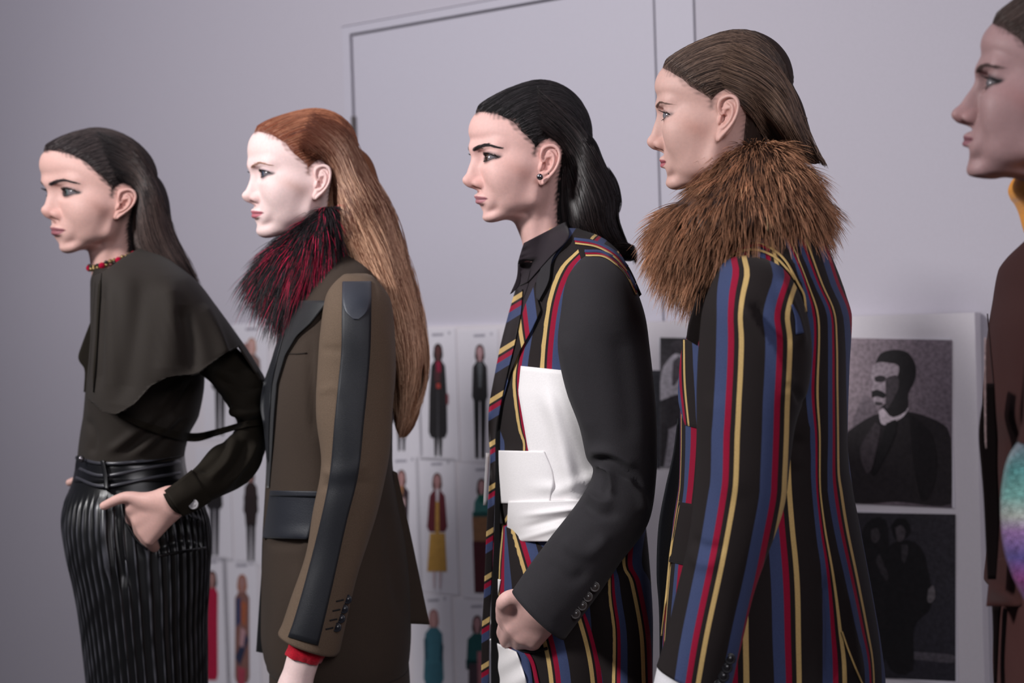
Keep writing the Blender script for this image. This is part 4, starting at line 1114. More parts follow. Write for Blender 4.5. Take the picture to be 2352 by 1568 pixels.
bv = folds(bv, bf, [([(250, 1040), (300, 1000), (350, 960)], 9, .007), ([(280, 1045), (330, 1005), (380, 950)], 8, -.007), ([(310, 1045), (360, 1000), (410, 950)], 8, .007), ([(350, 1040), (390, 1000), (430, 960)], 8, -.006), ([(360, 940), (390, 900), (420, 870)], 8, .007), ([(400, 950), (430, 900), (450, 870)], 8, -.006), ([(200, 960), (215, 1000), (210, 1045)], 8, -.006)])
bl = mk('blouse', bv, tri4(bf), OLB, r1)
S1 = Surf((bv, bf))
cv, cf, _ = loft([(572, 238, 345, .06), (590, 226, 385, .105), (620, 218, 425, .17), (650, 215, 458, .21), (700, 211, 496, .235), (760, 207, 540, .25), (820, 201, 582, .258), (880, 198, 616, .262), (980, 196, 640, .265)], D1, math.radians(14), 150, 140, e=2.8, cap=False)
cv, cf = outw(cv, cf)
cv = folds(cv, cf, [([(385, 640), (395, 740), (380, 880)], 22, .010), ([(420, 700), (440, 790), (440, 860)], 16, -.012), ([(470, 690), (500, 760), (520, 830)], 14, .010), ([(330, 620), (310, 760), (280, 930)], 24, -.008), ([(240, 650), (235, 760), (230, 900)], 10, -.006), ([(255, 650), (258, 760), (260, 920)], 10, .005)])
cv = rumple(cv, cf, .003, .25, 12)
cv, cf = clip_below(cv, cf, [(150, 905), (196, 908), (235, 945), (265, 952), (310, 926), (345, 886), (390, 863), (450, 858), (500, 822), (548, 792), (600, 872), (700, 900)])
cv, cf = clip_above(cv, cf, [(180, 648), (214, 634), (240, 622), (270, 600), (300, 580), (318, 571), (340, 566)])
cape = mk('shoulder_cape', cv, cf, OLB, r1, label='olive silk cape over the shoulders')
m_ = cape.modifiers.new('thickness', 'SOLIDIFY'); m_.thickness = .003
S1c = Surf((cv, cf), (bv, bf))
sv, sf, _ = tube([(395, 690, 462, 690, 2.55, 0.03), (415, 765, 508, 755, 2.54, 0.042), (455, 842, 565, 826, 2.52, 0.05), (500, 890, 606, 886, 2.5, 0.056), (528, 930, 606, 945, 2.492, 0.058), (546, 968, 606, 1008, 2.487, 0.056), (528, 1000, 597, 1062, 2.472, 0.054), (482, 1040, 546, 1120, 2.44, 0.05), (430, 1086, 472, 1158, 2.405, 0.044), (378, 1127, 419, 1183, 2.372, 0.036)], 140, 64, 2.1)
sv, sf = outw(sv, sf)
sv = folds(sv, sf, [([(520, 1010), (500, 1050), (460, 1085)], 9, -.008), ([(545, 1000), (520, 1060), (480, 1100)], 10, .009), ([(570, 1010), (550, 1060), (505, 1115)], 9, -.007), ([(590, 1010), (570, 1060), (530, 1110)], 8, .006), ([(540, 965), (565, 975), (605, 965)], 8, -.010), ([(530, 940), (570, 950), (612, 940)], 9, .008), ([(500, 870), (550, 890), (608, 890)], 8, -.006), ([(490, 850), (540, 860), (600, 862)], 9, .006), ([(455, 1075), (430, 1100), (410, 1120)], 7, .004)])
sv = rumple(sv, sf, .003, .07, 15)
sl1 = mk('sleeve', sv, tri4(sf), OLD, r1)
SS1 = Surf((sv, sf))
mk('sleeve_cuff', *strip(SS1, [(440, 1078), (408, 1104), (377, 1126)], [(486, 1150), (456, 1170), (419, 1186)], 14, 12, .004, .006), OLD, sl1)
button(sl1, 445, 1158, Surf((sv, sf)), .0085, plain('button_pearl', (176, 172, 174), .2), dflt=2.33, off=.006)
mk('cape_tie', *strip(Surf((sv, sf), (bv, bf)), [(268, 946), (330, 968), (400, 988), (450, 994), (500, 984), (560, 968), (606, 962)], [(272, 958), (330, 984), (395, 1006), (450, 1014), (500, 1000), (560, 982), (606, 976)], 60, 6, .010, .01), OLD, cape)
mk('front_ruffle', *strip(None, [(207, 740), (190, 785), (180, 815), (182, 830), (194, 850), (192, 900)], [(216, 740), (214, 785), (210, 815), (210, 830), (212, 850), (208, 900)], 26, 6, 0, .03, depth=2.57), OLD, bl)
mk('front_placket', *ribbon(S1c, [(226, 625), (220, 720), (214, 820), (208, 900)], 14, .006, 30, .008), OLD, bl)
mk('sleeve', *outw(*tube([(250, 660, 330, 660, 2.730, .03), (240, 700, 335, 700, 2.760, .05), (250, 800, 350, 800, 2.800, .058), (280, 920, 375, 935, 2.820, .055), (245, 1030, 310, 1060, 2.790, .045), (205, 1085, 240, 1115, 2.750, .034)], 50, 32)[:2]), OLD, r1)
# jewelled choker: a dark band round the neck set with stones
def neck_ring(dz, off, th):
    out = []
    for a in np.atleast_1d(th):
        r = np.linspace(15, 80, 260); x = -28 + r * math.cos(a); y = r * math.sin(a); z = -50 + dz + (18 - x) * .24
        f = HEAD['G'].sample(np.stack([x, np.abs(y), z], 1)); k = int(np.argmax(f > 0)); rr = r[k] + off
        xx = -28 + rr * math.cos(a); out.append((xx, rr * math.sin(a), -50 + dz + (18 - xx) * .24))
    return np.array(out)
th = np.linspace(0, 2 * np.pi, 64, endpoint=False)
R_ = [neck_ring(dz, o, th) for dz, o in ((-7, .2), (-6.5, 2.2), (6, 2.2), (6.6, .2))]
ch = mk('choker', *outw(H1(np.concatenate(R_)), grid_faces(4, 64, True)), cloth('choker_black', (34, 30, 30), .7), r1)
g = np.random.default_rng(8)
JW = [plain('gem_ruby', (190, 16, 60), .1, .1, .8), plain('bead_gold', (150, 126, 84), .25, .7), plain('bead_dark', (40, 44, 38), .2, .3), plain('bead_rose', (150, 92, 92), .2, .3)]
for k, a in enumerate(np.linspace(-.5, 2.9, 19)):
    big = k % 4 == 2
    for dz in ((0,) if big else (-3.6, 3.4)):
        p_ = H1(neck_ring(dz + g.normal() * .5, 4.2, a))[0]
        mk('jewel', *outw(*ball(p_, .0062 if big else .0040 * g.uniform(.8, 1.15), 10, 7)), JW[0 if big else g.choice([1, 2, 3], p=[.5, .3, .2])], ch, smooth=not big)
# trousers, waistband, belt
CORD = plain('black_cord', (15, 15, 18), .34, 0, .5)
tr = [(1040, 180, 424, .137), (1075, 172, 428, .140), (1108, 164, 440, .147), (1150, 148, 464, .16), (1195, 143, 477, .172), (1255, 150, 482, .178), (1330, 167, 479, .178), (1420, 183, 474, .172), (1568, 200, 475, .162), (1750, 216, 470, .15), (1950, 235, 460, .14)]
tv, tf, tt = loft(tr, D1, math.radians(20), 200, 560); tv, tf = outw(tv, tf)
u, v, _ = to_px(tv); N = normals(tv, tf)
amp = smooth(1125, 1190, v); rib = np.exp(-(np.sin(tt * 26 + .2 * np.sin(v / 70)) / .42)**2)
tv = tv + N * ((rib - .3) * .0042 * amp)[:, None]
cordc = sl((13, 13, 15))[None] + (sl((92, 92, 100)) - sl((13, 13, 15)))[None] * (np.clip(rib * 1.6 - .75, 0, 1) * amp * (.55 + .45 * np.sin(v / 13 + tt * 9) * np.sin(v / 31 + tt * 5)))[:, None]  # highlights along the ridges painted into the vertex colour
tv = folds(tv, tf, [([(290, 1150), (320, 1220), (345, 1270)], 12, .008), ([(230, 1140), (238, 1220), (255, 1330)], 16, .006), ([(265, 1160), (270, 1250), (290, 1350)], 12, -.007), ([(360, 1260), (420, 1240), (470, 1250)], 9, -.005), ([(380, 1180), (430, 1190), (470, 1200)], 9, .005)])
t1 = mk('trousers', tv, tri4(tf), vcol('cord_painted_sheen', .36, spec=.5), r1, col=cordc, label='black ribbed trousers with a dull shine')
T1 = Surf((tv, tf))
LEA = plain('black_leather', (15, 15, 18), .3)
wb = mk('waistband', *strip(T1, [(176, 1046), (172, 1075), (170, 1108)], [(422, 1036), (424, 1070), (432, 1104)], 12, 40, .005, .008, dfun=lambda u, v: 0 * u), LEA, t1)
for y0, y1 in ((1052, 1044), (1074, 1062), (1098, 1086)):
    mk('strap_highlight', *ribbon(T1, [(173, y0 - 2), (235, y0 + 18 - (y1 == 1044) * 6), (330, y1 + 14), (416, y1 - 1)], 7, .010, 44, .006), plain('strap_sheen', (58, 58, 64), .3), wb)  # straps coloured lighter to stand for highlights on the folded leather
mk('belt_loop', *strip(T1, [(230, 1058), (236, 1090), (240, 1124)], [(239, 1056), (246, 1090), (249, 1124)], 16, 4, .016, .012), LEA, wb)
mk('belt_ring', *outw(*ball(PX(187, 1054, 2.49), .006, 12, 8)), plain('ring_dark', (120, 116, 120), .2, .9), wb)
mk('pocket_welt', *ribbon(T1, [(276, 1150), (288, 1195), (312, 1238), (338, 1262)], 6, .006, 24, .008), CORD, t1)
mk('back_pocket', *ribbon(T1, [(362, 1276), (410, 1268), (474, 1258)], 7, .004, 20, .004), LEA, t1)
legs(r1, D1, 350, 1900, 110, CORD)
# ------------------------------------------------------------------ second person: olive coat with navy band, red and black fur
D2 = 2.475
r2 = empty('person', tuple(PX(760, 900, D2) * np.array([1, 1, 0])))
tag(r2, 'person with long ginger hair in an olive coat with navy sleeve band', 'person')
H2 = Head(dict(hairline=(588, 301), forehead=(572, 346), glabella=(568, 383), nasion=(578, 404), bridge=(570, 426), tip=(555, 450), subnasale=(577, 467), ulip=(575, 482), stomion=(580, 490), llip=(581, 501), mentol=(590, 512), pog=(590, 525), menton=(610, 545), throat=(662, 540), neckfront=(680, 598), neckback=(790, 590),
  eye=(606, 402), eyeo=(621, 398), eyei=(591, 396), mouthc=(609, 490), ala=(591, 455), browi=(577, 379), browp=(595, 371), browt=(621, 381), eartop=(740, 380), lobe=(720, 457), earback=(759, 403), tragus=(727, 422), crown=(706, 256), back=(815, 352), gonion=(712, 488)), D2, 16)
trunk = loft([(650, 735, 810, .04), (700, 710, 860, .10), (760, 665, 880, .14), (1000, 635, 880, .12), (1300, 625, 900, .14)], D2, math.radians(10), 24, 32)[:2]
h = Hand(670, 1560, 2.28, 130, 2.2)
h.chain([(712, 1460, 0), (676, 1580, 0)], [27, 25], 10); h.chain([(676, 1580, 0), (662, 1640, 0)], [24, 28], 14)
for k, (x, z) in enumerate(((640, 16), (646, 4), (654, -9), (664, -20))): h.chain([(660 + k * 2, 1630, z * .6), (x + 6, 1690, z), (x + 4, 1730, z - 3), (x + 8, 1762 - 6 * k, z - 10)], [11, 9.5, 8, 6.5], 6)
h.chain([(664, 1600, 18), (638, 1650, 30), (630, 1690, 32)], [13, 10, 7.5], 10)
b2_, ho, hc = person_head(r2, H2, (242, 212, 208), (186, 92, 108), (186, 140, 120), (128, 110, 130), (206, 162, 150), (110, 60, 42), (196, 130, 96), iris=(70, 82, 100), brow_w=3.6, shadow_amt=.75, brow_amt=.45, extra=[h.mesh(), outw(*trunk)], n_strands=3200, seed=2, groove=.45, soft=10)
hv, hf, _ = loft([(288, 725, 765, .02), (322, 718, 802, .055), (360, 744, 834, .075), (400, 757, 850, .085), (470, 768, 890, .09), (540, 772, 918, .092), (600, 795, 936, .09), (680, 835, 953, .085), (760, 868, 966, .08), (850, 895, 972, .07), (920, 902, 970, .052), (975, 908, 953, .03), (1000, 916, 934, .012)], D2 + .005, .15, 90, 64)
hv, hf = outw(hv, hf); hv = rumple(hv, hf, .005, .07, 6)
SOLID.add(len(ho)); ho.append((hv, hf)); hc.append(np.repeat(sl((122, 78, 54))[None], len(hv), 0))
S2h = Surf((hv, hf), ho[0])
GU = [[(715, 255), (790, 300), (838, 390), (890, 470), (928, 570), (958, 690), (975, 820), (965, 900), (936, 985)], [(700, 275), (775, 330), (820, 410), (868, 490), (905, 580), (940, 700), (962, 830), (955, 920), (930, 1000)], [(690, 300), (760, 350), (800, 430), (840, 510), (875, 590), (915, 700), (945, 830), (940, 920), (924, 1000)], [(690, 330), (752, 372), (782, 440), (815, 520), (845, 600), (888, 700), (925, 830), (925, 920), (918, 985)], [(700, 352), (755, 385), (768, 450), (790, 520), (818, 600), (862, 690), (902, 820), (908, 910), (912, 970)], [(740, 372), (762, 400), (752, 460), (765, 530), (800, 590), (840, 650), (885, 760), (900, 860), (905, 940)]]
v, f, sh, al = hair_strands(GU, 4200, S2h, D2, 28, .0005, (-.001, .008), 5, .25, 8, 21)
ho.append((v, f)); hc.append(tone(sh, al, (124, 78, 56), (250, 204, 170), (104, 56, 40)))
v, f, sh, al = hair_strands([[(750, 460), (752, 500), (785, 560), (812, 610), (850, 650)], [(758, 470), (765, 510), (790, 560), (818, 600), (860, 645)], [(770, 450), (790, 520), (800, 570), (830, 610), (872, 660)]], 500, S2h, D2 - .08, 16, .0005, (.001, .007), 3, .0, 4, 22)
ho.append((v, f)); hc.append(tone(sh, al, (170, 112, 78), (255, 206, 168)))
v, f, sh, al = hair_strands([[(955, 740), (975, 830), (962, 930), (925, 1005)], [(905, 860), (915, 930), (920, 1000)]], 350, S2h, D2, 14, .0004, (-.004, .006), 8, .3, 5, 23)
ho.append((v, f)); hc.append(tone(sh, al, (130, 84, 60), (216, 164, 128)))
add_hair(r2, ho, hc)
OLIVE = cloth('olive_wool', (62, 52, 45), .9); OLIVE2 = cloth('olive_twill', (100, 84, 70), .8, amt=.2)
NAVYS = cloth('navy_satin', (22, 24, 30), .5, .05, 1200, .1, .4)
rows = [(572, 752, 830, .05), (600, 735, 848, .09), (628, 712, 868, .13), (660, 690, 888, .155), (700, 668, 902, .172), (760, 646, 908, .178), (850, 623, 906, .18), (950, 613, 902, .175), (1050, 612, 902, .17), (1130, 608, 912, .172), (1235, 603, 932, .18), (1350, 600, 944, .188), (1450, 597, 947, .186), (1500, 603, 944, .18), (1526, 612, 940, .172)]
jv, jf, jt = loft(rows, D2, math.radians(10), 130, 110, cap=True); jv, jf = outw(jv, jf)
jv = folds(jv, jf, [([(712, 780), (716, 900), (722, 1000)], 8, -.006), ([(620, 1245), (660, 1250), (700, 1245)], 9, -.006), ([(690, 1300), (680, 1400), (660, 1490)], 14, .004), ([(880, 1150), (900, 1300), (925, 1420)], 16, -.005)])
jv = rumple(jv, jf, .002, .2, 3)
j2 = mk('coat', jv, tri4(jf), OLIVE, r2, label='olive brown wool coat')
S2 = Surf((jv, jf))
mk('coat_tail', *strip(None, [(902, 1080), (915, 1200), (930, 1320), (938, 1432)], [(912, 1085), (942, 1220), (965, 1330), (987, 1434)], 30, 10, 0, .012, depth=2.42), OLIVE, j2)
sv, sf, stt = tube([(803, 627, 844, 629, 2.36, .012), (785, 634, 862, 640, 2.335, .035), (752, 680, 894, 685, 2.315, .062), (737, 760, 906, 752, 2.305, .072), (731, 850, 907, 850, 2.30, .072), (731, 950, 900, 950, 2.295, .07), (737, 1050, 892, 1050, 2.29, .067), (728, 1130, 875, 1140, 2.29, .064), (706, 1240, 850, 1232, 2.29, .06), (680, 1345, 820, 1332, 2.285, .057), (656, 1420, 796, 1424, 2.28, .054), (641, 1452, 775, 1502, 2.28, .052)], 130, 64, 2.2)
sv, sf = outw(sv, sf)
sv = folds(sv, sf, [([(738, 1080), (790, 1090), (850, 1060)], 10, .004), ([(735, 1120), (790, 1110), (860, 1110)], 8, -.003), ([(740, 800), (770, 805), (790, 800)], 7, -.003), ([(735, 900), (765, 890), (790, 900)], 7, .003)])
sv = rumple(sv, sf, .002, .09, 9)
sl2 = mk('sleeve', sv, tri4(sf), OLIVE2, r2, label='olive twill sleeve with a navy band')
SS2 = Surf((sv, sf))
mk('sleeve_band', *strip(SS2, [(786, 648), (785, 720), (784, 800), (777, 880), (768, 970), (757, 1090), (735, 1200), (702, 1330), (676, 1420), (661, 1462)], [(853, 646), (853, 720), (851, 800), (845, 880), (836, 970), (823, 1090), (796, 1200), (765, 1340), (744, 1430), (731, 1482)], 70, 12, .004, .005), NAVYS, sl2)
mk('shoulder_patch', *strip(Surf((sv, sf), (jv, jf)), [(787, 646), (786, 690), (793, 715), (812, 733)], [(852, 645), (852, 690), (843, 717), (822, 734)], 24, 12, .005, .004), cloth('navy_patch', (44, 48, 58), .4, .1, 1200, .1, .5), sl2)  # lighter rounded patch over the top of the band
for u, v in ((798, 1376), (790, 1398), (783, 1420), (774, 1440)):
    button(sl2, u, v, SS2, .0075, plain('button_navy', (30, 31, 38), .25), dflt=2.25)
    mk('buttonhole', *ribbon(SS2, [(u - 26, v + 5), (u - 8, v + 1)], 4, .001, 6), plain('thread_black', (20, 20, 22), .8), sl2)
mk('sleeve', *outw(*tube([(750, 655, 820, 655, 2.60, .03), (725, 690, 825, 690, 2.63, .05), (690, 850, 800, 850, 2.66, .06), (680, 1050, 780, 1050, 2.66, .056), (660, 1250, 750, 1250, 2.65, .05), (650, 1420, 730, 1420, 2.64, .046)], 50, 32)[:2]), OLIVE2, r2)
RED = cloth('red_knit', (176, 10, 36), .7, .2, 500, .25)
cv, cf, ct = tube([(662, 1462, 750, 1488, 2.28, .036), (662, 1482, 744, 1506, 2.28, .037), (659, 1498, 736, 1522, 2.28, .034)], 24, 48, close=False)
mk('cuff', *outw(rumple(cv, cf, .002, .02, 1), cf), RED, r2, label='ruffled scarlet inner cuff')
POCK = cloth('navy_velvet', (26, 29, 38), .5, .1, 800, .12, .4)
fl2 = mk('pocket_flap', *strip(S2, [(620, 1126), (612, 1180), (602, 1235)], [(734, 1128), (724, 1182), (708, 1238)], 24, 16, .009, .009, dfun=lambda u, v: .003 * smooth(1200, 1236, v)), POCK, j2)
mk('flap_welt', *strip(S2, [(622, 1126), (620, 1138)], [(734, 1128), (731, 1140)], 5, 16, .013, .006), POCK, fl2)
mk('breast_welt', *ribbon(S2, [(662, 812), (684, 812), (704, 810)], 3, .002, 12), cloth('olive_dark', (42, 35, 30)), j2)
FAC = cloth('black_velvet', (14, 15, 19), .55, .2, 700, .15, .3)
S2l = Surf((jv, jf))
mk('lapel', *strip(S2l, [(668, 690), (648, 750), (630, 810), (610, 868), (600, 930), (606, 985), (612, 1050), (612, 1120)], [(756, 690), (716, 740), (682, 770), (655, 815), (636, 880), (630, 950), (625, 1030), (618, 1120)], 50, 12, .011, .012, sharp=True), FAC, j2, label='black velvet lapel')
mk('lapel_roll', *strip(S2l, [(640, 775), (622, 830), (604, 885), (598, 935), (606, 985), (612, 1060)], [(652, 765), (636, 825), (624, 885), (620, 940), (618, 990), (617, 1060)], 40, 6, .018, .01), NAVYS, j2)
mk('front_facing', *strip(None, [(604, 1236), (600, 1320), (593, 1420), (588, 1496)], [(622, 1236), (618, 1320), (612, 1420), (606, 1500)], 24, 5, 0, .01, depth=2.5), FAC, j2)
tv, tf, _ = loft([(1440, 622, 930, .162), (1568, 618, 942, .168), (1800, 640, 930, .16), (1950, 670, 920, .15)], D2, math.radians(10), 30, 64); tv, tf = outw(tv, tf)
t2 = mk('trousers', tv, tri4(tf), OLIVE, r2)
mk('trouser_band', *strip(Surf((tv, tf)), [(744, 1500), (738, 1600), (735, 1900)], [(838, 1500), (834, 1600), (828, 1900)], 24, 10, .003, .003), NAVYS, t2)
legs(r2, D2, 790, 1900, 110, OLIVE)
fb = loft([(478, 738, 775, .035), (510, 700, 785, .06), (550, 650, 792, .08), (590, 612, 792, .092), (625, 594, 785, .095), (655, 604, 768, .09), (685, 630, 745, .075), (712, 655, 715, .045), (726, 668, 695, .025)], D2 - .02, math.radians(8), 40, 56)[:2]
fb = outw(*fb); C2 = PX(752, 470, D2 - .03)
def band(P0, g):
    u, v, _ = to_px(P0); x = (u - 690) / 60; y = (v - 600) / 45
    return g.uniform(size=len(u)) < 0.10 + 0.66 * np.exp(-((x - .6)**2 / .8 + (y + .1)**2 / .7))
v1, f1, c1 = fur(fb, 10000, .058, C2, (20, 17, 20), (46, 40, 44), (215, 36, 84), .3, .00045, .25, .42, 8, band=band)
mk('fur_collar', *join(fb, (v1, f1)), FUR_M, r2, col=np.concatenate([np.repeat(sl((22, 15, 19))[None], len(fb[0]), 0), c1]), label='shaggy black fur collar streaked with crimson')
# ------------------------------------------------------------------ third person: charcoal sleeves, white pockets, striped wool
D3 = 2.29
r3 = empty('person', tuple(PX(1300, 900, D3) * np.array([1, 1, 0])))
tag(r3, 'person with sleek black bob in a striped brown jacket with charcoal sleeve and white pockets', 'person')
H3 = Head(dict(hairline=(1097, 256), forehead=(1079, 308), glabella=(1076, 338), nasion=(1084, 366), bridge=(1076, 384), tip=(1062, 417), subnasale=(1086, 433), ulip=(1087, 447), stomion=(1095, 457), llip=(1095, 468), mentol=(1109, 483), pog=(1111, 495), menton=(1127, 509), throat=(1174, 504), neckfront=(1203, 556), neckback=(1305, 560),
  eye=(1117, 365), eyeo=(1139, 361), eyei=(1103, 359), mouthc=(1123, 456), ala=(1106, 424), browi=(1087, 341), browp=(1119, 328), browt=(1153, 340), eartop=(1265, 333), lobe=(1241, 423), earback=(1287, 362), tragus=(1240, 380), crown=(1228, 190), back=(1352, 320), gonion=(1236, 462)), D3, 15)
# hand going into the trouser pocket
h = Hand(1205, 1430, 2.11, 110, 1.8)
for a, b, c in (((1225, 1385), (1168, 1415), (1150, 1490)), ((1240, 1400), (1178, 1446), (1160, 1515)), ((1252, 1415), (1200, 1468), (1190, 1530)), ((1262, 1430), (1228, 1478), (1222, 1535))):
    h.chain([(*a, 2), (*b, -20), (*c, -115)], [13, 12, 8], 14)
h.chain([(1225, 1378, 8), (1182, 1370, 8), (1158, 1384, 0), (1156, 1430, -45)], [13, 13, 12, 9], 16)
h.chain([(1330, 1290, 0), (1235, 1400, 0)], [24, 23], 18)
trunk = loft([(610, 1240, 1330, .05), (650, 1215, 1400, .12), (700, 1190, 1440, .14), (1000, 1160, 1440, .12), (1300, 1160, 1460, .14)], D3, math.radians(15), 24, 32)[:2]
b3, ho, hc = person_head(r3, H3, (224, 180, 172), (170, 108, 118), (34, 26, 28), (46, 38, 46), (200, 146, 134), (17, 15, 16), (58, 52, 54), brow_w=5, shadow_amt=.95, extra=[h.mesh(), outw(*trunk)], n_strands=3200, seed=3, groove=.55)
hv, hf, _ = loft([(270, 1270, 1310, .02), (305, 1268, 1344, .050), (330, 1280, 1364, .064), (350, 1288, 1378, .072), (400, 1290, 1404, .079), (450, 1284, 1423, .079), (500, 1288, 1420, .077), (540, 1300, 1432, .07), (570, 1340, 1450, .06), (596, 1400, 1456, .035)], D3 + .01, .2, 60, 64)
hv, hf = outw(hv, hf); hv = rumple(hv, hf, .003, .06, 4)
SOLID.add(len(ho)); ho.append((hv, hf)); hc.append(np.repeat(sl((19, 16, 17))[None], len(hv), 0))
SH = Surf((hv, hf), ho[0])
v, f, sh, al = hair_strands([[(1235, 196), (1325, 280), (1375, 356), (1414, 440), (1420, 505), (1452, 585)], [(1235, 235), (1315, 310), (1360, 390), (1395, 460), (1402, 522), (1444, 592)], [(1235, 275), (1300, 330), (1338, 400), (1365, 470), (1380, 530), (1424, 596)], [(1245, 308), (1293, 345), (1312, 410), (1330, 480), (1348, 540), (1384, 582)], [(1268, 325), (1290, 370), (1292, 430), (1292, 490), (1302, 532), (1340, 565)]], 2400, SH, D3, 16, .0005, (-.001, .004), 3, .3, 0, 31)
ho.append((v, f)); hc.append(tone(sh, al, (14, 12, 13), (62, 52, 52)))
v, f, sh, al = hair_strands([[(1398, 385), (1418, 420), (1427, 465), (1418, 500)], [(1390, 380), (1410, 420), (1420, 465), (1410, 505)]], 60, SH, D3, 12, .0004, (0, .004), 2, .3, 0, 32)
ho.append((v, f)); hc.append(tone(sh, al, (16, 14, 15), (60, 52, 52)))
v, f, sh, al = hair_strands([[(1330, 575), (1390, 560), (1450, 560), (1462, 596)], [(1400, 590), (1430, 585), (1455, 590), (1458, 606)]], 260, SH, D3 - .04, 10, .0004, (0, .004), 4, .2, 0, 33)
ho.append((v, f)); hc.append(tone(sh, al, (14, 12, 13), (50, 42, 42)))
add_hair(r3, ho, hc)
STEEL = plain('stud_steel', (150, 150, 156), 0.12, 1.0)
eo = PX(1240, 406, D3 - .079); mk('earring', *outw(*ball(eo, .0052, 24, 16)), STEEL, r3)
mk('ear_piercing', *outw(*ball(PX(1260, 399, D3 - .086), .0012, 10, 8)), plain('piercing_dark', (60, 56, 60), .3, .8), r3)
# jacket
rows = [(528, 1240, 1340, .05), (556, 1222, 1392, .115), (600, 1204, 1432, .165), (660, 1190, 1456, .178), (750, 1164, 1470, .182), (870, 1138, 1476, .182), (940, 1130, 1478, .178), (1040, 1130, 1476, .172), (1150, 1136, 1480, .172), (1250, 1158, 1490, .18), (1320, 1190, 1496, .186), (1400, 1222, 1500, .19), (1568, 1262, 1498, .195), (1690, 1280, 1495, .195)]
jv, jf, jt = loft(rows, D3, math.radians(15), 130, 120)
jv, jf = outw(jv, jf)
jv = folds(jv, jf, [([(1260, 900), (1300, 1000), (1310, 1120)], 16, .007), ([(1240, 930), (1265, 1040), (1280, 1130)], 10, -.004), ([(1400, 1300), (1420, 1450), (1410, 1568)], 22, -.008), ([(1330, 1480), (1325, 1568)], 16, .006)])
s3 = stripe_coord(jv, [(-1, [(1215, 700), (1190, 800), (1178, 864), (1181, 921), (1191, 986), (1202, 1032), (1180, 1150), (1140, 1250), (1120, 1500)]), (0, [(1325, 575), (1285, 615), (1260, 680), (1247, 760), (1240, 845), (1242, 950), (1245, 1030), (1230, 1150), (1196, 1250), (1198, 1330), (1205, 1568)]), (1, [(1420, 575), (1356, 690), (1338, 845), (1340, 1000), (1330, 1150), (1306, 1300), (1305, 1449), (1308, 1568)]), (2, [(1470, 700), (1460, 1000), (1400, 1304), (1408, 1453), (1406, 1568)]), (3, [(1485, 800), (1480, 1000), (1428, 1268), (1446, 1337), (1468, 1453), (1474, 1568)])], 90)
s3 = stripe_wrap(jv, s3, 130, 120, .065, .05)
j3 = mk('jacket', jv, tri4(jf), STR3, r3, attrs={'s': s3}, label='dark brown wool jacket with navy, red and yellow stripes')
S3 = Surf((jv, jf))
# near sleeve
sv, sf, stt = tube([(1358, 584, 1388, 584, 2.20, .012), (1338, 592, 1402, 592, 2.150, .035), (1302, 640, 1446, 645, 2.125, .064), (1287, 720, 1476, 720, 2.110, .074), (1282, 800, 1490, 800, 2.105, .075), (1300, 900, 1500, 890, 2.100, .072), (1328, 980, 1507, 980, 2.095, .07), (1346, 1052, 1508, 1090, 2.090, .068), (1362, 1084, 1488, 1200, 2.085, .066), (1335, 1140, 1425, 1290, 2.075, .062), (1262, 1240, 1370, 1372, 2.070, .055), (1177, 1358, 1297, 1467, 2.060, .05)], 150, 72, 2.2)
sv, sf = outw(sv, sf)
sv = folds(sv, sf, [([(1345, 1062), (1400, 1060), (1450, 1090), (1480, 1130)], 9, -.010), ([(1350, 1040), (1400, 1040), (1460, 1075)], 12, .006), ([(1362, 1078), (1385, 1090), (1392, 1130)], 8, -.006), ([(1370, 1068), (1400, 1085), (1405, 1140)], 9, .008), ([(1340, 1120), (1375, 1150), (1410, 1150)], 9, .005), ([(1330, 1150), (1370, 1180), (1420, 1180)], 10, -.006), ([(1290, 1240), (1350, 1270), (1400, 1230)], 16, .006), ([(1250, 1290), (1310, 1330), (1350, 1310)], 14, -.004), ([(1440, 1090), (1470, 1130), (1480, 1180)], 10, .006), ([(1300, 760), (1330, 900), (1360, 1010)], 22, .005), ([(1420, 760), (1440, 900), (1450, 1020)], 25, -.004), ([(1210, 1340), (1250, 1385), (1290, 1420)], 10, .003)])
sv = rumple(sv, sf, .0015, .12, 2)
CHAR = cloth('charcoal_wool', (46, 44, 47), .85)
sl3 = mk('sleeve', sv, tri4(sf), CHAR, r3, label='plain charcoal wool sleeve')
SS3 = Surf((sv, sf))
HORN = plain('button_horn', (52, 47, 46), .25)
for u, v in ((1366, 1347), (1350, 1370), (1337, 1390), (1322, 1409)): button(sl3, u, v, SS3, .0078, HORN)
mk('sleeve', *outw(*tube([(1255, 600, 1330, 600, 2.44, .03), (1240, 640, 1335, 640, 2.47, .05), (1225, 800, 1335, 800, 2.50, .06), (1215, 1000, 1315, 1000, 2.51, .055), (1190, 1200, 1270, 1200, 2.49, .046), (1180, 1330, 1250, 1330, 2.47, .042)], 50, 32)[:2]), CHAR, r3)
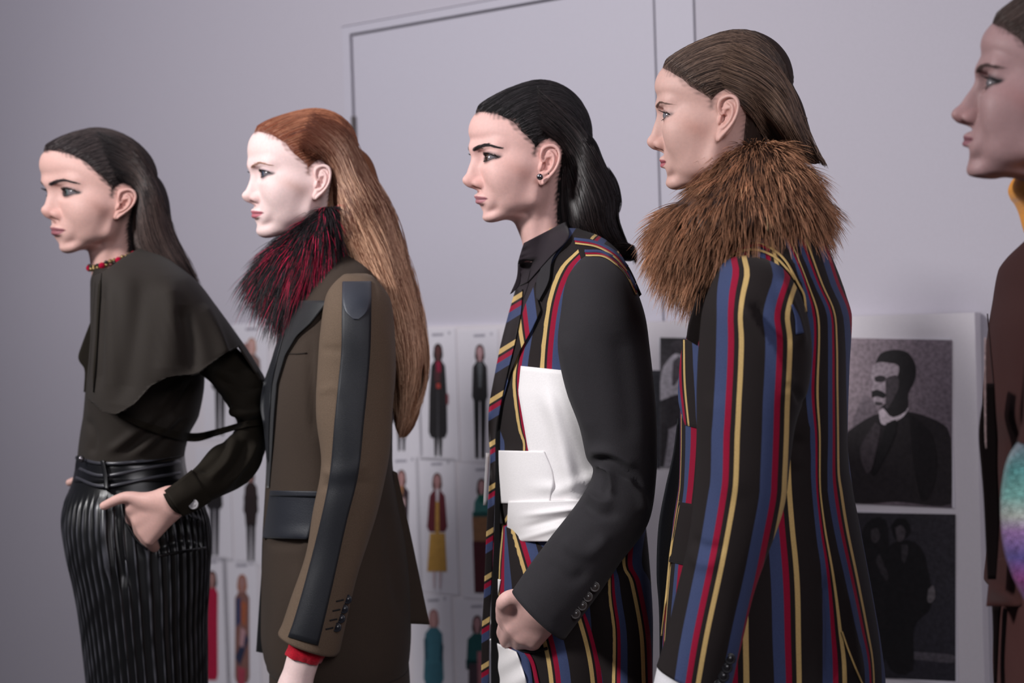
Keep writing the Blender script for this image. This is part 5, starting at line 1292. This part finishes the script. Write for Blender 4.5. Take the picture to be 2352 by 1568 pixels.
# white panels
WHITE = cloth('white_leather', (234, 230, 230), .6, .05, 400, .03, .35, .1)
pan = lambda nm, L, R, off, n=30, m=24, surf=S3, material=WHITE, par=j3, **k: mk(nm, *strip(surf, L, R, n, m, off, .006, **k), material, par)
pan('chest_panel', [(1196, 840), (1190, 900), (1203, 975), (1213, 1034), (1230, 1090), (1235, 1158)], [(1322, 853), (1358, 960), (1390, 1060), (1420, 1100), (1400, 1130), (1360, 1160)], .009, sharp=True, dfun=lambda u, v: .005 * np.exp(-((u - 1262 - (v - 950) * .3) / 14)**2) * smooth(880, 980, v) - .002 * np.exp(-((u - 1290 - (v - 950) * .3) / 12)**2) + .006 * np.exp(-((v - 1120 - (u - 1300) * -.4) / 10)**2) * smooth(1240, 1300, u))
pan('welt_pocket', [(1144, 1034), (1140, 1095), (1139, 1155)], [(1250, 1036), (1272, 1095), (1262, 1158)], .010, dfun=lambda u, v: .004 * np.exp(-((v - 1120) / 14)**2) * smooth(1190, 1260, u))
pan('pocket_flap', [(1167, 1152), (1165, 1200), (1166, 1243)], [(1340, 1148), (1312, 1195), (1285, 1243)], .016, dfun=lambda u, v: .006 * np.exp(-((v - 1178 + (u - 1250) * .12) / 7)**2) * smooth(1180, 1250, u) - .005 * np.exp(-((v - 1200 + (u - 1250) * .25) / 8)**2) * smooth(1180, 1240, u) + .004 * np.exp(-((v - 1222 + (u - 1250) * .3) / 7)**2))
mk('pocket_edge', *strip(None, [(1116, 1040), (1113, 1100), (1110, 1160)], [(1124, 1040), (1121, 1100), (1118, 1160)], 12, 4, 0, .01, depth=2.35), WHITE, j3)
# shoulder stripes
mk('shoulder_yoke', *strip(S3, [(1318, 538), (1356, 548), (1404, 572), (1444, 612), (1474, 676)], [(1336, 600), (1366, 606), (1402, 626), (1430, 650), (1450, 700)], 30, 10, .002, .004), M_BROWN, j3)
for off, m_, w_ in ((0, M_YEL, 4), (-4.5, M_RED, 3.5), (-10, M_BLUE, 6.5)):
    n_ = lambda pl: [(x + off * .25 * (1 if i < 2 else -.6), y + off * 1.0) for i, (x, y) in enumerate(pl)]
    mk('shoulder_stripe', *ribbon(S3, n_([(1321, 558), (1370, 566), (1410, 588), (1440, 622)]), w_, .0042), m_, j3)
    mk('shoulder_stripe', *ribbon(Surf((jv, jf), (sv, sf)), n_([(1345, 586), (1385, 588), (1415, 606), (1440, 632), (1462, 676)]), w_, .0042), m_, j3)
# collar, lapels, shirt, tie
SN3 = Surf((jv, jf), outw(H3(HEAD['V']), HEAD['Q']))
SHIRT = cloth('dark_plum_cotton', (38, 30, 36), .75, .1, 1200, .08)
sc3 = mk('shirt_collar', *strip(SN3, [(1203, 558), (1193, 590), (1189, 612), (1193, 656)], [(1300, 508), (1306, 546), (1264, 590), (1213, 647)], 30, 16, .017, .012), SHIRT, r3)
mk('collar_tip', *strip(None, [(1190, 606), (1186, 640), (1171, 676)], [(1194, 606), (1195, 650), (1178, 672)], 14, 5, 0, .004, depth=2.26), SHIRT, sc3)
mk('shirt_front', *strip(SN3, [(1204, 566), (1190, 630), (1176, 720)], [(1266, 566), (1222, 680), (1196, 750)], 26, 14, .009, .012), SHIRT, sc3)
mk('jacket_collar', *strip(SN3, [(1246, 606), (1232, 645), (1231, 684)], [(1308, 540), (1270, 592), (1260, 646), (1238, 690)], 26, 10, .014, .014), CHAR, j3)
lv, lf = strip(SN3, [(1230, 648), (1206, 700), (1186, 765), (1178, 820), (1156, 880), (1142, 940)], [(1234, 686), (1242, 713), (1222, 756), (1196, 802), (1172, 856), (1150, 935)], 40, 14, .012, .012, sharp=True)
lap = mk('lapel', lv, lf, STR3, j3, attrs={'s': stripe_coord(lv, [(0, [(1188, 735), (1192, 768), (1197, 797), (1205, 850)])], 88) * np.where(np.arange(len(lv)) >= 0, 1, 1)})
TIE = striped('tie_silk', [(0, YELC), (.12, BROWN), (.18, REDC), (.30, NAVY), (.50, BROWN)], rough=.6)
tv, tf = strip(SN3, [(1184, 664), (1168, 720), (1150, 790), (1136, 860), (1123, 935), (1122, 1000), (1126, 1060), (1118, 1200), (1112, 1350), (1106, 1470), (1106, 1640)], [(1200, 664), (1196, 720), (1182, 790), (1166, 855), (1150, 930), (1141, 1000), (1140, 1060), (1135, 1200), (1129, 1350), (1124, 1470), (1124, 1640)], 90, 8, .020, .012)
u_, v_, _ = to_px(tv)
mk('tie', tv, tf, TIE, r3, attrs={'s': (v_ + 0.62 * (u_ - 1122) - 917) / 100})
mk('jacket_front', *strip(None, [(1146, 930), (1138, 1000), (1138, 1100), (1134, 1250), (1128, 1400), (1128, 1600)], [(1172, 860), (1160, 1000), (1150, 1100), (1150, 1250), (1160, 1350), (1150, 1600)], 50, 8, 0, .02, depth=2.255), cloth('black_facing', (14, 13, 14), .85), j3)
# trousers
tr = [(1200, 1140, 1470, .15), (1260, 1130, 1470, .158), (1350, 1128, 1475, .165), (1450, 1128, 1480, .168), (1568, 1132, 1480, .168), (1700, 1150, 1475, .165), (1950, 1190, 1470, .15)]
pv, pf, pt_ = loft(tr, D3, math.radians(15), 90, 96); pv, pf = outw(pv, pf)
t3 = mk('trousers', pv, tri4(pf), STR3, r3, attrs={'s': stripe_wrap(pv, stripe_coord(pv, [(0, [(1150, 1250), (1140, 1330), (1136, 1400), (1160, 1560), (1170, 1900)]), (1, [(1205, 1330), (1225, 1400), (1262, 1568), (1270, 1900)])], 95), 90, 96, .065, .1)})
T3 = Surf((pv, pf), h.mesh())
T3b = Surf((pv, pf))
mk('pocket_edge', *ribbon(T3b, [(1146, 1415), (1158, 1458), (1188, 1488), (1225, 1496), (1258, 1488)], 7, .008, 30, .01), M_BROWN, t3)
mk('pocket_stripe', *ribbon(T3b, [(1168, 1462), (1196, 1500), (1208, 1540), (1214, 1600)], 24, .003), M_BLUE, t3)
mk('pocket_stripe', *ribbon(T3b, [(1205, 1492), (1222, 1520), (1232, 1560), (1240, 1600)], 9, .003), M_RED, t3)
mk('pocket_patch', *strip(T3b, [(1127, 1470), (1129, 1520), (1140, 1568), (1150, 1640)], [(1186, 1496), (1197, 1525), (1210, 1570), (1220, 1640)], 26, 14, .007, .006, dfun=lambda u, v: .004 * np.sin((v + u * .6) / 9)), WHITE, t3)
mk('pocket_piping', *ribbon(Surf((pv, pf), (jv, jf)), [(1147, 1330), (1141, 1362), (1132, 1412), (1128, 1470)], 7, .005), WHITE, t3)
legs(r3, D3, 1320, 1880, 105, STR3, attrs=True)
# ------------------------------------------------------------------ fourth person: brown fur collar, striped jacket
D4 = 1.98
r4 = empty('person', tuple(PX(1760, 900, D4) * np.array([1, 1, 0])))
tag(r4, 'person wearing a bushy brown fur collar over a navy, red and yellow striped jacket', 'person')
H4 = Head(dict(hairline=(1524, 153), forehead=(1504, 207), glabella=(1504, 241), nasion=(1507, 264), bridge=(1499, 294), tip=(1485, 328), subnasale=(1509, 344), ulip=(1510, 366), stomion=(1516, 374), llip=(1518, 388), mentol=(1529, 401), pog=(1531, 414), menton=(1551, 434), throat=(1606, 428), neckfront=(1612, 490), neckback=(1745, 470),
  eye=(1531, 269), eyeo=(1542, 264), eyei=(1515, 263), mouthc=(1538, 368), ala=(1523, 334), browi=(1506, 244), browp=(1518, 230), browt=(1543, 238), eartop=(1674, 219), lobe=(1647, 317), earback=(1698, 248), tragus=(1653, 274), crown=(1665, 78), back=(1815, 190), gonion=(1640, 380)), D4, -7)
trunk = loft([(560, 1660, 1790, .06), (620, 1650, 1880, .13), (700, 1610, 1925, .14), (1000, 1590, 1920, .12), (1300, 1570, 1960, .14)], D4, math.radians(-8), 24, 32)[:2]
h = Hand(1560, 1640, 1.80, 120, 2.2)
h.chain([(1600, 1540, 0), (1560, 1620, 0)], [26, 22], 10)
for k, (x, y, z) in enumerate(((1505, 1700, 14), (1512, 1715, 4), (1522, 1722, -8), (1535, 1718, -18))): h.chain([(1556 + k * 4, 1620, z * .6), (1530 + k * 3, 1668, z), (x + 4, y - 12, z), (x + 4, y + 22 - 4 * k, z - 6)], [11, 9.5, 8, 6.5], 6)
h.chain([(1570, 1620, 16), (1528, 1655, 30), (1520, 1690, 34)], [12, 10, 7.5], 8)
b4, ho, hc = person_head(r4, H4, (206, 166, 156), (166, 84, 96), (122, 92, 82), (90, 74, 80), (190, 138, 124), (52, 40, 35), (130, 106, 92), iris=(84, 100, 110), brow_w=2.8, shadow_amt=.55, brow_amt=.5, extra=[h.mesh(), outw(*trunk)], n_strands=3600, seed=4, groove=.4, soft=13)
hv, hf, _ = loft([(140, 1730, 1775, .02), (185, 1722, 1808, .055), (230, 1718, 1827, .070), (280, 1730, 1843, .070), (320, 1765, 1860, .060), (355, 1800, 1874, .042), (378, 1850, 1884, .02)], D4 + .01, -.1, 50, 56)
hv, hf = outw(hv, hf); hv = rumple(hv, hf, .004, .05, 5)
SOLID.add(len(ho)); ho.append((hv, hf)); hc.append(np.repeat(sl((56, 43, 38))[None], len(hv), 0))
S4h = Surf((hv, hf), ho[0])
v, f, sh, al = hair_strands([[(1680, 90), (1770, 140), (1815, 200), (1838, 265), (1868, 330), (1898, 382)], [(1660, 130), (1750, 170), (1805, 225), (1835, 290), (1858, 340), (1880, 372)], [(1650, 165), (1735, 200), (1790, 250), (1825, 310), (1845, 350), (1850, 378)], [(1660, 200), (1720, 230), (1765, 280), (1800, 330), (1818, 360), (1815, 380)], [(1690, 225), (1725, 265), (1755, 310), (1775, 350), (1790, 372), (1780, 388)]], 2200, S4h, D4, 16, .00045, (-.001, .005), 4, .3, 0, 41)
ho.append((v, f)); hc.append(tone(sh, al, (56, 42, 36), (146, 118, 100)))
v, f, sh, al = hair_strands([[(1815, 230), (1836, 258), (1856, 272)], [(1818, 245), (1838, 268), (1852, 276)]], 60, S4h, D4, 8, .0004, (0, .004), 2, .3, 0, 42)
ho.append((v, f)); hc.append(tone(sh, al, (70, 54, 46), (130, 104, 88)))
v, f, sh, al = hair_strands([[(1855, 320), (1880, 350), (1898, 384)], [(1845, 330), (1868, 358), (1893, 378)], [(1770, 300), (1795, 340), (1785, 385)], [(1740, 290), (1765, 330), (1770, 380)]], 240, S4h, D4 - .04, 10, .00045, (0, .006), 4, .15, 3, 43)
ho.append((v, f)); hc.append(tone(sh, al, (70, 52, 44), (160, 128, 108)))
add_hair(r4, ho, hc)
# jacket body
rows = [(530, 1645, 1862, .085), (565, 1632, 1896, .15), (620, 1614, 1922, .175), (680, 1600, 1944, .182), (730, 1588, 1957, .184), (850, 1562, 1951, .184), (1000, 1562, 1947, .172), (1100, 1560, 1957, .17), (1200, 1546, 1976, .178), (1350, 1532, 2005, .19), (1470, 1522, 2026, .196), (1540, 1518, 2034, .198), (1640, 1512, 2030, .198), (1720, 1512, 2030, .198)]
jv, jf, jt = loft(rows, D4, math.radians(-8), 150, 128); jv, jf = outw(jv, jf)
jv = folds(jv, jf, [([(1860, 690), (1850, 800), (1838, 950)], 14, -.012), ([(1870, 680), (1868, 800), (1862, 900)], 10, .006), ([(1840, 1000), (1810, 1060), (1830, 1100)], 18, -.008), ([(1900, 1320), (1915, 1420), (1912, 1568)], 16, -.014), ([(1940, 1350), (1955, 1450), (1970, 1560)], 14, .006), ([(1860, 1000), (1868, 1150), (1880, 1300)], 16, -.004)])
s4 = stripe_coord(jv, [(0, [(1568, 700), (1556, 850), (1562, 1000), (1556, 1100), (1548, 1160), (1535, 1260), (1520, 1360), (1512, 1450), (1508, 1700)]), (1, [(1700, 580), (1680, 800), (1660, 1100), (1650, 1362), (1645, 1700)]), (2, [(1740, 580), (1745, 800), (1755, 1100), (1766, 1261), (1772, 1362), (1775, 1471), (1779, 1565), (1782, 1720)]), (3, [(1800, 545), (1842, 650), (1860, 757), (1852, 900), (1863, 1000), (1866, 1109), (1875, 1217), (1889, 1362), (1889, 1700)]), (4, [(1824, 540), (1868, 649), (1898, 716), (1902, 779), (1902, 890), (1902, 1001), (1900, 1097), (1902, 1140), (1915, 1217), (1936, 1308), (1955, 1390), (1968, 1450), (1987, 1536), (1990, 1700)]), (5, [(1872, 540), (1906, 649), (1934, 716), (1942, 800), (1944, 890), (1950, 1072), (1962, 1127), (1976, 1217), (2000, 1350), (2023, 1507), (2026, 1700)])], 60)
s4 = stripe_wrap(jv, s4, 150, 128, .065, .5)
j4 = mk('jacket', jv, tri4(jf), STR4, r4, attrs={'s': s4}, label='dark brown wool jacket with navy, red and yellow stripes')
S4 = Surf((jv, jf))
sv, sf, stt = tube([(1690, 588, 1722, 584, 1.885, .012), (1668, 596, 1742, 590, 1.845, .035), (1643, 634, 1800, 622, 1.825, .066), (1615, 705, 1846, 700, 1.812, .078), (1605, 790, 1862, 790, 1.808, .08), (1603, 870, 1852, 888, 1.805, .078), (1603, 960, 1828, 962, 1.802, .075), (1602, 1050, 1815, 1052, 1.800, .072), (1593, 1150, 1800, 1150, 1.800, .07), (1579, 1250, 1768, 1252, 1.800, .067), (1557, 1350, 1728, 1370, 1.800, .062), (1535, 1448, 1700, 1468, 1.800, .06), (1509, 1532, 1672, 1592, 1.800, .056)], 150, 80, 2.2)
sv, sf = outw(sv, sf)
sv = folds(sv, sf, [([(1700, 690), (1745, 760), (1800, 850), (1815, 920)], 12, .009), ([(1730, 690), (1775, 760), (1815, 800)], 13, -.009), ([(1790, 640), (1825, 720), (1845, 800)], 12, .006), ([(1640, 900), (1660, 1050), (1700, 1150)], 30, .004), ([(1575, 1260), (1600, 1290), (1650, 1300)], 14, .004), ([(1585, 1230), (1610, 1255), (1660, 1260)], 10, -.004), ([(1800, 880), (1830, 900), (1845, 930)], 8, -.006)])
sv = rumple(sv, sf, .0015, .12, 7)
ss = stripe_coord(sv, [(0, [(1652, 600), (1654, 620), (1647, 668), (1646, 742), (1643, 853), (1637, 964), (1634, 1000), (1632, 1097), (1625, 1145), (1607, 1254), (1585, 1362), (1563, 1471), (1549, 1565), (1545, 1600)]), (1, [(1768, 600), (1776, 635), (1761, 683), (1752, 727), (1758, 779), (1756, 853), (1752, 927), (1750, 1000), (1746, 1097), (1743, 1145), (1726, 1236), (1708, 1326), (1687, 1417), (1672, 1489), (1650, 1600)])], 110)
sl4 = mk('sleeve', sv, tri4(sf), STR4, r4, attrs={'s': ss}, label='striped wool sleeve of the same cloth as the jacket')
SS4 = Surf((sv, sf)); SJ4 = Surf((jv, jf), (sv, sf))
HORN4 = plain('button_black', (26, 25, 28), .2)
for u, v in ((1676, 1512), (1669, 1532), (1661, 1552), (1652, 1572)): button(sl4, u, v, SJ4, .0072, HORN4, dflt=1.84)
mk('shirt_cuff', *outw(*tube([(1512, 1524, 1640, 1586, 1.800, .046), (1498, 1590, 1618, 1640, 1.800, .045)], 12, 40, close=False)[:2]), cloth('white_cotton', (224, 222, 226), .7), r4)
fv_, ff_, ft_ = tube([(1700, 600, 1790, 600, 2.12, .03), (1685, 640, 1800, 640, 2.15, .05), (1660, 850, 1790, 850, 2.18, .06), (1650, 1100, 1770, 1100, 2.18, .056), (1630, 1300, 1730, 1300, 2.17, .05), (1610, 1480, 1700, 1480, 2.16, .046)], 50, 32)
mk('sleeve', *outw(fv_, ff_), STR4, r4, attrs={'s': ft_ * .8})
# yoke stripes over the shoulder
for pl, w_, m_ in (([(1622, 655), (1650, 612), (1690, 581), (1735, 573), (1780, 590), (1812, 622), (1826, 642)], 5, M_YEL), ([(1668, 592), (1700, 572), (1740, 562), (1768, 574)], 6, M_RED), ([(1690, 560), (1720, 552), (1742, 553)], 6, M_BLUE), ([(1737, 556), (1775, 572), (1806, 601), (1834, 652), (1847, 678), (1852, 716)], 5, M_YEL)):
    mk('yoke_stripe', *ribbon(SJ4, pl, w_, .003), m_, j4)
mk('yoke_stripe', *strip(SJ4, [(1817, 700), (1826, 730), (1828, 768)], [(1821, 698), (1836, 726), (1847, 764)], 12, 5, .003, .003), M_BLUE, j4)
# front: breast pocket, flap, dark facing, vent
pv_, pf_ = strip(S4, [(1568, 780), (1560, 850), (1558, 920), (1573, 976)], [(1606, 779), (1608, 850), (1610, 920), (1606, 984)], 24, 10, .007, .008)
mk('breast_pocket', pv_, pf_, STR4, j4, attrs={'s': stripe_coord(pv_, [(-.05, [(1550, 780), (1548, 880), (1562, 984)]), (1, [(1589, 780), (1594, 880), (1600, 984)])], 60)})
fv, ff = strip(S4, [(1558, 1152), (1547, 1220), (1536, 1290)], [(1612, 1160), (1600, 1230), (1585, 1300)], 20, 10, .007, .008)
mk('pocket_flap', fv, ff, M_BROWN, j4)
mk('pocket_stripe', *ribbon(Surf((fv, ff), (jv, jf)), [(1560, 1152), (1550, 1210), (1540, 1270), (1530, 1370), (1520, 1460)], 5, .002), M_YEL, j4)
mk('front_facing', *strip(None, [(1556, 960), (1546, 1040), (1528, 1120), (1512, 1210), (1508, 1320), (1514, 1420), (1516, 1700)], [(1590, 960), (1590, 1040), (1590, 1120), (1590, 1210), (1580, 1320), (1570, 1420), (1560, 1700)], 40, 10, 0, .02, depth=2.02), cloth('navy_lining', (15, 16, 22), .6), j4, label='dark navy lining of the open front')
mk('jacket_lapel', *strip(None, [(1612, 640), (1598, 690), (1582, 740), (1576, 778)], [(1640, 640), (1630, 700), (1620, 760), (1612, 800)], 20, 8, 0, .02, depth=1.87), M_BROWN, j4)
mk('vent_edge', *ribbon(S4, [(1934, 1450), (1948, 1490), (1966, 1535), (1982, 1572)], 4, .003), M_YEL, j4)
legs(r4, D4, 1770, 1690, 150, cloth('dark_trouser', (40, 34, 36)))
# fur collar
fb = loft([(338, 1700, 1790, .045), (365, 1655, 1822, .075), (400, 1628, 1850, .10), (450, 1572, 1878, .125), (490, 1526, 1897, .14), (530, 1510, 1885, .145), (570, 1510, 1800, .13), (620, 1535, 1700, .10), (655, 1570, 1680, .07), (672, 1592, 1640, .04)], D4 - .01, math.radians(-4), 50, 64)[:2]
fb = outw(*fb); C4 = PX(1735, 330, D4 + .01)
v1, f1, c1 = fur(fb, 15000, .046, C4, (52, 33, 25), (196, 142, 108), None, 0, .00042, .20, .50, 6, drop=lambda u, v: (u < 1612) & (v < 458))
vb, fb_ = fb
mk('fur_collar', *join(fb, (v1, f1)), FUR_M, r4, col=np.concatenate([np.repeat(sl((58, 38, 29))[None], len(vb), 0), c1]), label='bushy brown fur collar')
# ------------------------------------------------------------------ fifth person: cut by the edge of the picture
D5 = 1.62
r5 = empty('person', tuple(PX(2460, 900, D5) * np.array([1, 1, 0])))
tag(r5, 'person in a maroon jacket with an orange roll neck, cut off by the frame', 'person')
H5 = Head(dict(hairline=(2281, 54), forehead=(2252, 104), glabella=(2238, 162), nasion=(2235, 191), bridge=(2214, 222), tip=(2182, 263), subnasale=(2213, 288), ulip=(2207, 309), stomion=(2214, 320), llip=(2209, 337), mentol=(2221, 355), pog=(2224, 385), menton=(2247, 410), throat=(2322, 409), neckfront=(2384, 480), neckback=(2505, 460),
  eye=(2272, 194), eyeo=(2298, 186), eyei=(2262, 188), mouthc=(2244, 320), ala=(2244, 270), browi=(2242, 161), browp=(2264, 141), browt=(2300, 153), eartop=(2450, 165), lobe=(2420, 285), earback=(2490, 215), tragus=(2430, 230), crown=(2450, -55), back=(2640, 130), gonion=(2400, 350)), D5, -4)
trunk = loft([(560, 2420, 2530, .05), (640, 2390, 2570, .10), (800, 2380, 2590, .11), (1300, 2380, 2590, .11)], D5, 0, 24, 32)[:2]
h = Hand(2440, 1480, 1.45, 110, 2.4)
h.chain([(2440, 1360, 0), (2420, 1450, 0)], [26, 26], 8)
for k in range(4): h.chain([(2405 + 12 * k, 1450, 0), (2400 + 12 * k, 1520, 0), (2402 + 12 * k, 1590 - 6 * abs(k - 1), -8)], [11, 9, 7], 6)
h.chain([(2400, 1430, 16), (2385, 1500, 28)], [11, 8], 8)
b5, ho, hc = person_head(r5, H5, (158, 126, 126), (132, 84, 94), (84, 64, 62), (44, 36, 42), (148, 98, 96), (48, 38, 35), (92, 76, 70), iris=(96, 92, 96), brow_w=4.2, shadow_amt=1.0, brow_amt=.75, extra=[h.mesh(), outw(*trunk)], n_strands=2600, seed=7, soft=12, slim=.38)
hv, hf, _ = loft([(20, 2545, 2600, .02), (80, 2520, 2640, .06), (160, 2500, 2655, .075), (300, 2490, 2640, .07), (420, 2500, 2630, .06), (520, 2530, 2620, .04)], D5, 0, 40, 40)
SOLID.add(len(ho)); ho.append(outw(hv, hf)); hc.append(np.repeat(sl((48, 38, 35))[None], len(hv), 0))
S5h = Surf((hv, hf), ho[0])
v, f, sh, al = hair_strands([[(2500, -40), (2600, 40), (2650, 160), (2645, 320), (2625, 520)], [(2490, 0), (2570, 70), (2610, 180), (2615, 330), (2600, 520)], [(2480, 40), (2540, 100), (2570, 200), (2575, 330), (2570, 520)], [(2470, 90), (2510, 140), (2530, 230), (2530, 340), (2540, 515)], [(2480, 150), (2500, 190), (2500, 260), (2502, 350), (2532, 510)]], 1300, S5h, D5, 14, .0005, (-.001, .004), 4, .3, 0, 71)
ho.append((v, f)); hc.append(tone(sh, al, (40, 31, 28), (98, 80, 72)))
add_hair(r5, ho, hc)
ORG = cloth('orange_knit', (226, 148, 42), .8, .2, 500, .15)
nv, nf, _ = loft([(388, 2346, 2520, .07), (402, 2324, 2540, .10), (425, 2316, 2550, .105), (445, 2322, 2555, .105), (456, 2331, 2555, .105), (478, 2341, 2555, .105), (520, 2352, 2560, .10), (560, 2376, 2560, .1)], D5, 0, 60, 64); nv, nf = outw(nv, nf)
nv = folds(nv, nf, [([(2322, 430), (2340, 415), (2380, 395)], 7, .005), ([(2326, 445), (2345, 440), (2380, 420)], 6, -.006)])
mk('roll_neck', nv, tri4(nf), ORG, r5)
MARO = cloth('maroon_wool', (58, 31, 29), .85, .05, 700, .1)
jr = [(520, 2380, 2540, .07), (548, 2352, 2590, .13), (580, 2322, 2620, .17), (610, 2304, 2640, .19), (680, 2290, 2665, .2), (760, 2276, 2675, .2), (850, 2268, 2670, .2), (950, 2262, 2660, .195), (1040, 2278, 2650, .19), (1150, 2282, 2650, .185), (1250, 2276, 2660, .19), (1330, 2270, 2675, .195), (1393, 2265, 2680, .2), (1396, 2300, 2640, .18)]
jv, jf, _ = loft(jr, D5, 0.05, 130, 96); jv, jf = outw(jv, jf)
jv = folds(jv, jf, [([(2310, 900), (2312, 1050), (2308, 1250)], 10, .006), ([(2300, 760), (2308, 860), (2316, 960)], 12, -.004), ([(2284, 1100), (2296, 1200), (2290, 1280)], 8, -.006)])
j5 = mk('jacket', jv, tri4(jf), MARO, r5, label='maroon wool jacket')
S5 = Surf((jv, jf))
mk('lapel_edge', *ribbon(S5, [(2268, 720), (2274, 800), (2282, 900), (2280, 960)], 3, .003), cloth('maroon_dark', (44, 24, 24)), j5)
mk('jacket_facing', *strip(None, [(2266, 880), (2252, 950), (2248, 1005), (2254, 1080), (2260, 1160), (2268, 1330)], [(2284, 880), (2288, 950), (2292, 1005), (2292, 1080), (2296, 1200), (2288, 1330)], 40, 8, 0, .03, depth=1.63), cloth('facing_shade_dark', (22, 13, 14), .8), j5, label='dark turned-back inside of the jacket front')  # the facing's dark colour includes the shadow inside the front
SEQ = vcol('sequin_gloss', .22, spec=.8, bump=.4, scale=500)
def sequins(V):
    u, v, _ = to_px(V); g = np.random.default_rng(3)
    t = np.interp(v, [1010, 1080, 1140, 1185, 1220, 1280, 1330, 1400], [0, 1, 2, 3, 4, 5, 6, 7])
    pal = sl(np.array([(96, 104, 116), (78, 130, 130), (116, 166, 160), (170, 176, 170), (150, 116, 166), (96, 88, 150), (150, 80, 140), (90, 90, 120)]))
    i = np.clip(t.astype(int), 0, 6); f = (t - i)[:, None]; c = pal[i] * (1 - f) + pal[i + 1] * f
    return np.clip(c * np.exp(g.normal(size=(len(V), 1)) * .45), 0, 1)
ev, ef = strip(None, [(2261, 776), (2261, 900), (2262, 1000), (2264, 1030)], [(2266, 776), (2266, 900), (2267, 1000), (2267, 1030)], 60, 3, 0, .01, depth=1.60)
mk('sequin_edge', ev, ef, vcol('sequin_pale', .3, spec=.8), j5, col=np.repeat(sl((176, 150, 150))[None], len(ev), 0) * np.exp(np.random.default_rng(1).normal(size=(len(ev), 1)) * .3))
mk('pocket_flap', *strip(S5, [(2278, 1283), (2272, 1330), (2265, 1392)], [(2345, 1276), (2348, 1330), (2350, 1392)], 16, 10, .006, .008), MARO, j5)
qv, qf, _ = tube([(2400, 600, 2520, 600, 1.46, .05), (2385, 700, 2545, 700, 1.45, .07), (2372, 850, 2540, 850, 1.44, .07), (2368, 960, 2535, 960, 1.44, .07), (2352, 1020, 2530, 1020, 1.44, .07)], 40, 40)
mk('upper_sleeve', *outw(qv, qf), MARO, r5)
qv, qf, _ = tube([(2362, 1010, 2500, 1010, 1.44, .065), (2334, 1060, 2515, 1060, 1.44, .08), (2320, 1130, 2520, 1130, 1.44, .085), (2318, 1200, 2520, 1200, 1.44, .085), (2324, 1270, 2510, 1270, 1.44, .08), (2340, 1330, 2500, 1330, 1.44, .07), (2366, 1385, 2490, 1385, 1.44, .06)], 170, 150)
qv, qf = outw(qv, qf)
mk('sequin_sleeve', qv, qf, SEQ, r5, col=sequins(qv), label='sleeve covered in rainbow sequins')
pv, pf, _ = loft([(1370, 2292, 2650, .165), (1450, 2286, 2655, .17), (1568, 2282, 2650, .17), (1800, 2300, 2630, .16), (1950, 2320, 2610, .15)], D5, 0, 40, 64); pv, pf = outw(pv, pf)
pv = folds(pv, pf, [([(2330, 1420), (2315, 1490), (2300, 1550)], 10, .006), ([(2345, 1440), (2330, 1500), (2315, 1568)], 8, -.006)])
t5 = mk('trousers', pv, tri4(pf), cloth('maroon_trouser', (70, 40, 38), .85, .05, 700, .1), r5)
mk('trouser_shade', *strip(None, [(2278, 1392), (2280, 1440), (2282, 1568)], [(2300, 1392), (2296, 1440), (2290, 1568)], 16, 4, 0, .02, depth=1.66), cloth('facing_shade_dark', (22, 13, 14), .8), t5)  # dark strip standing in for shade along the trouser front
legs(r5, D5, 2470, 1900, 140, MATS['maroon_trouser'])
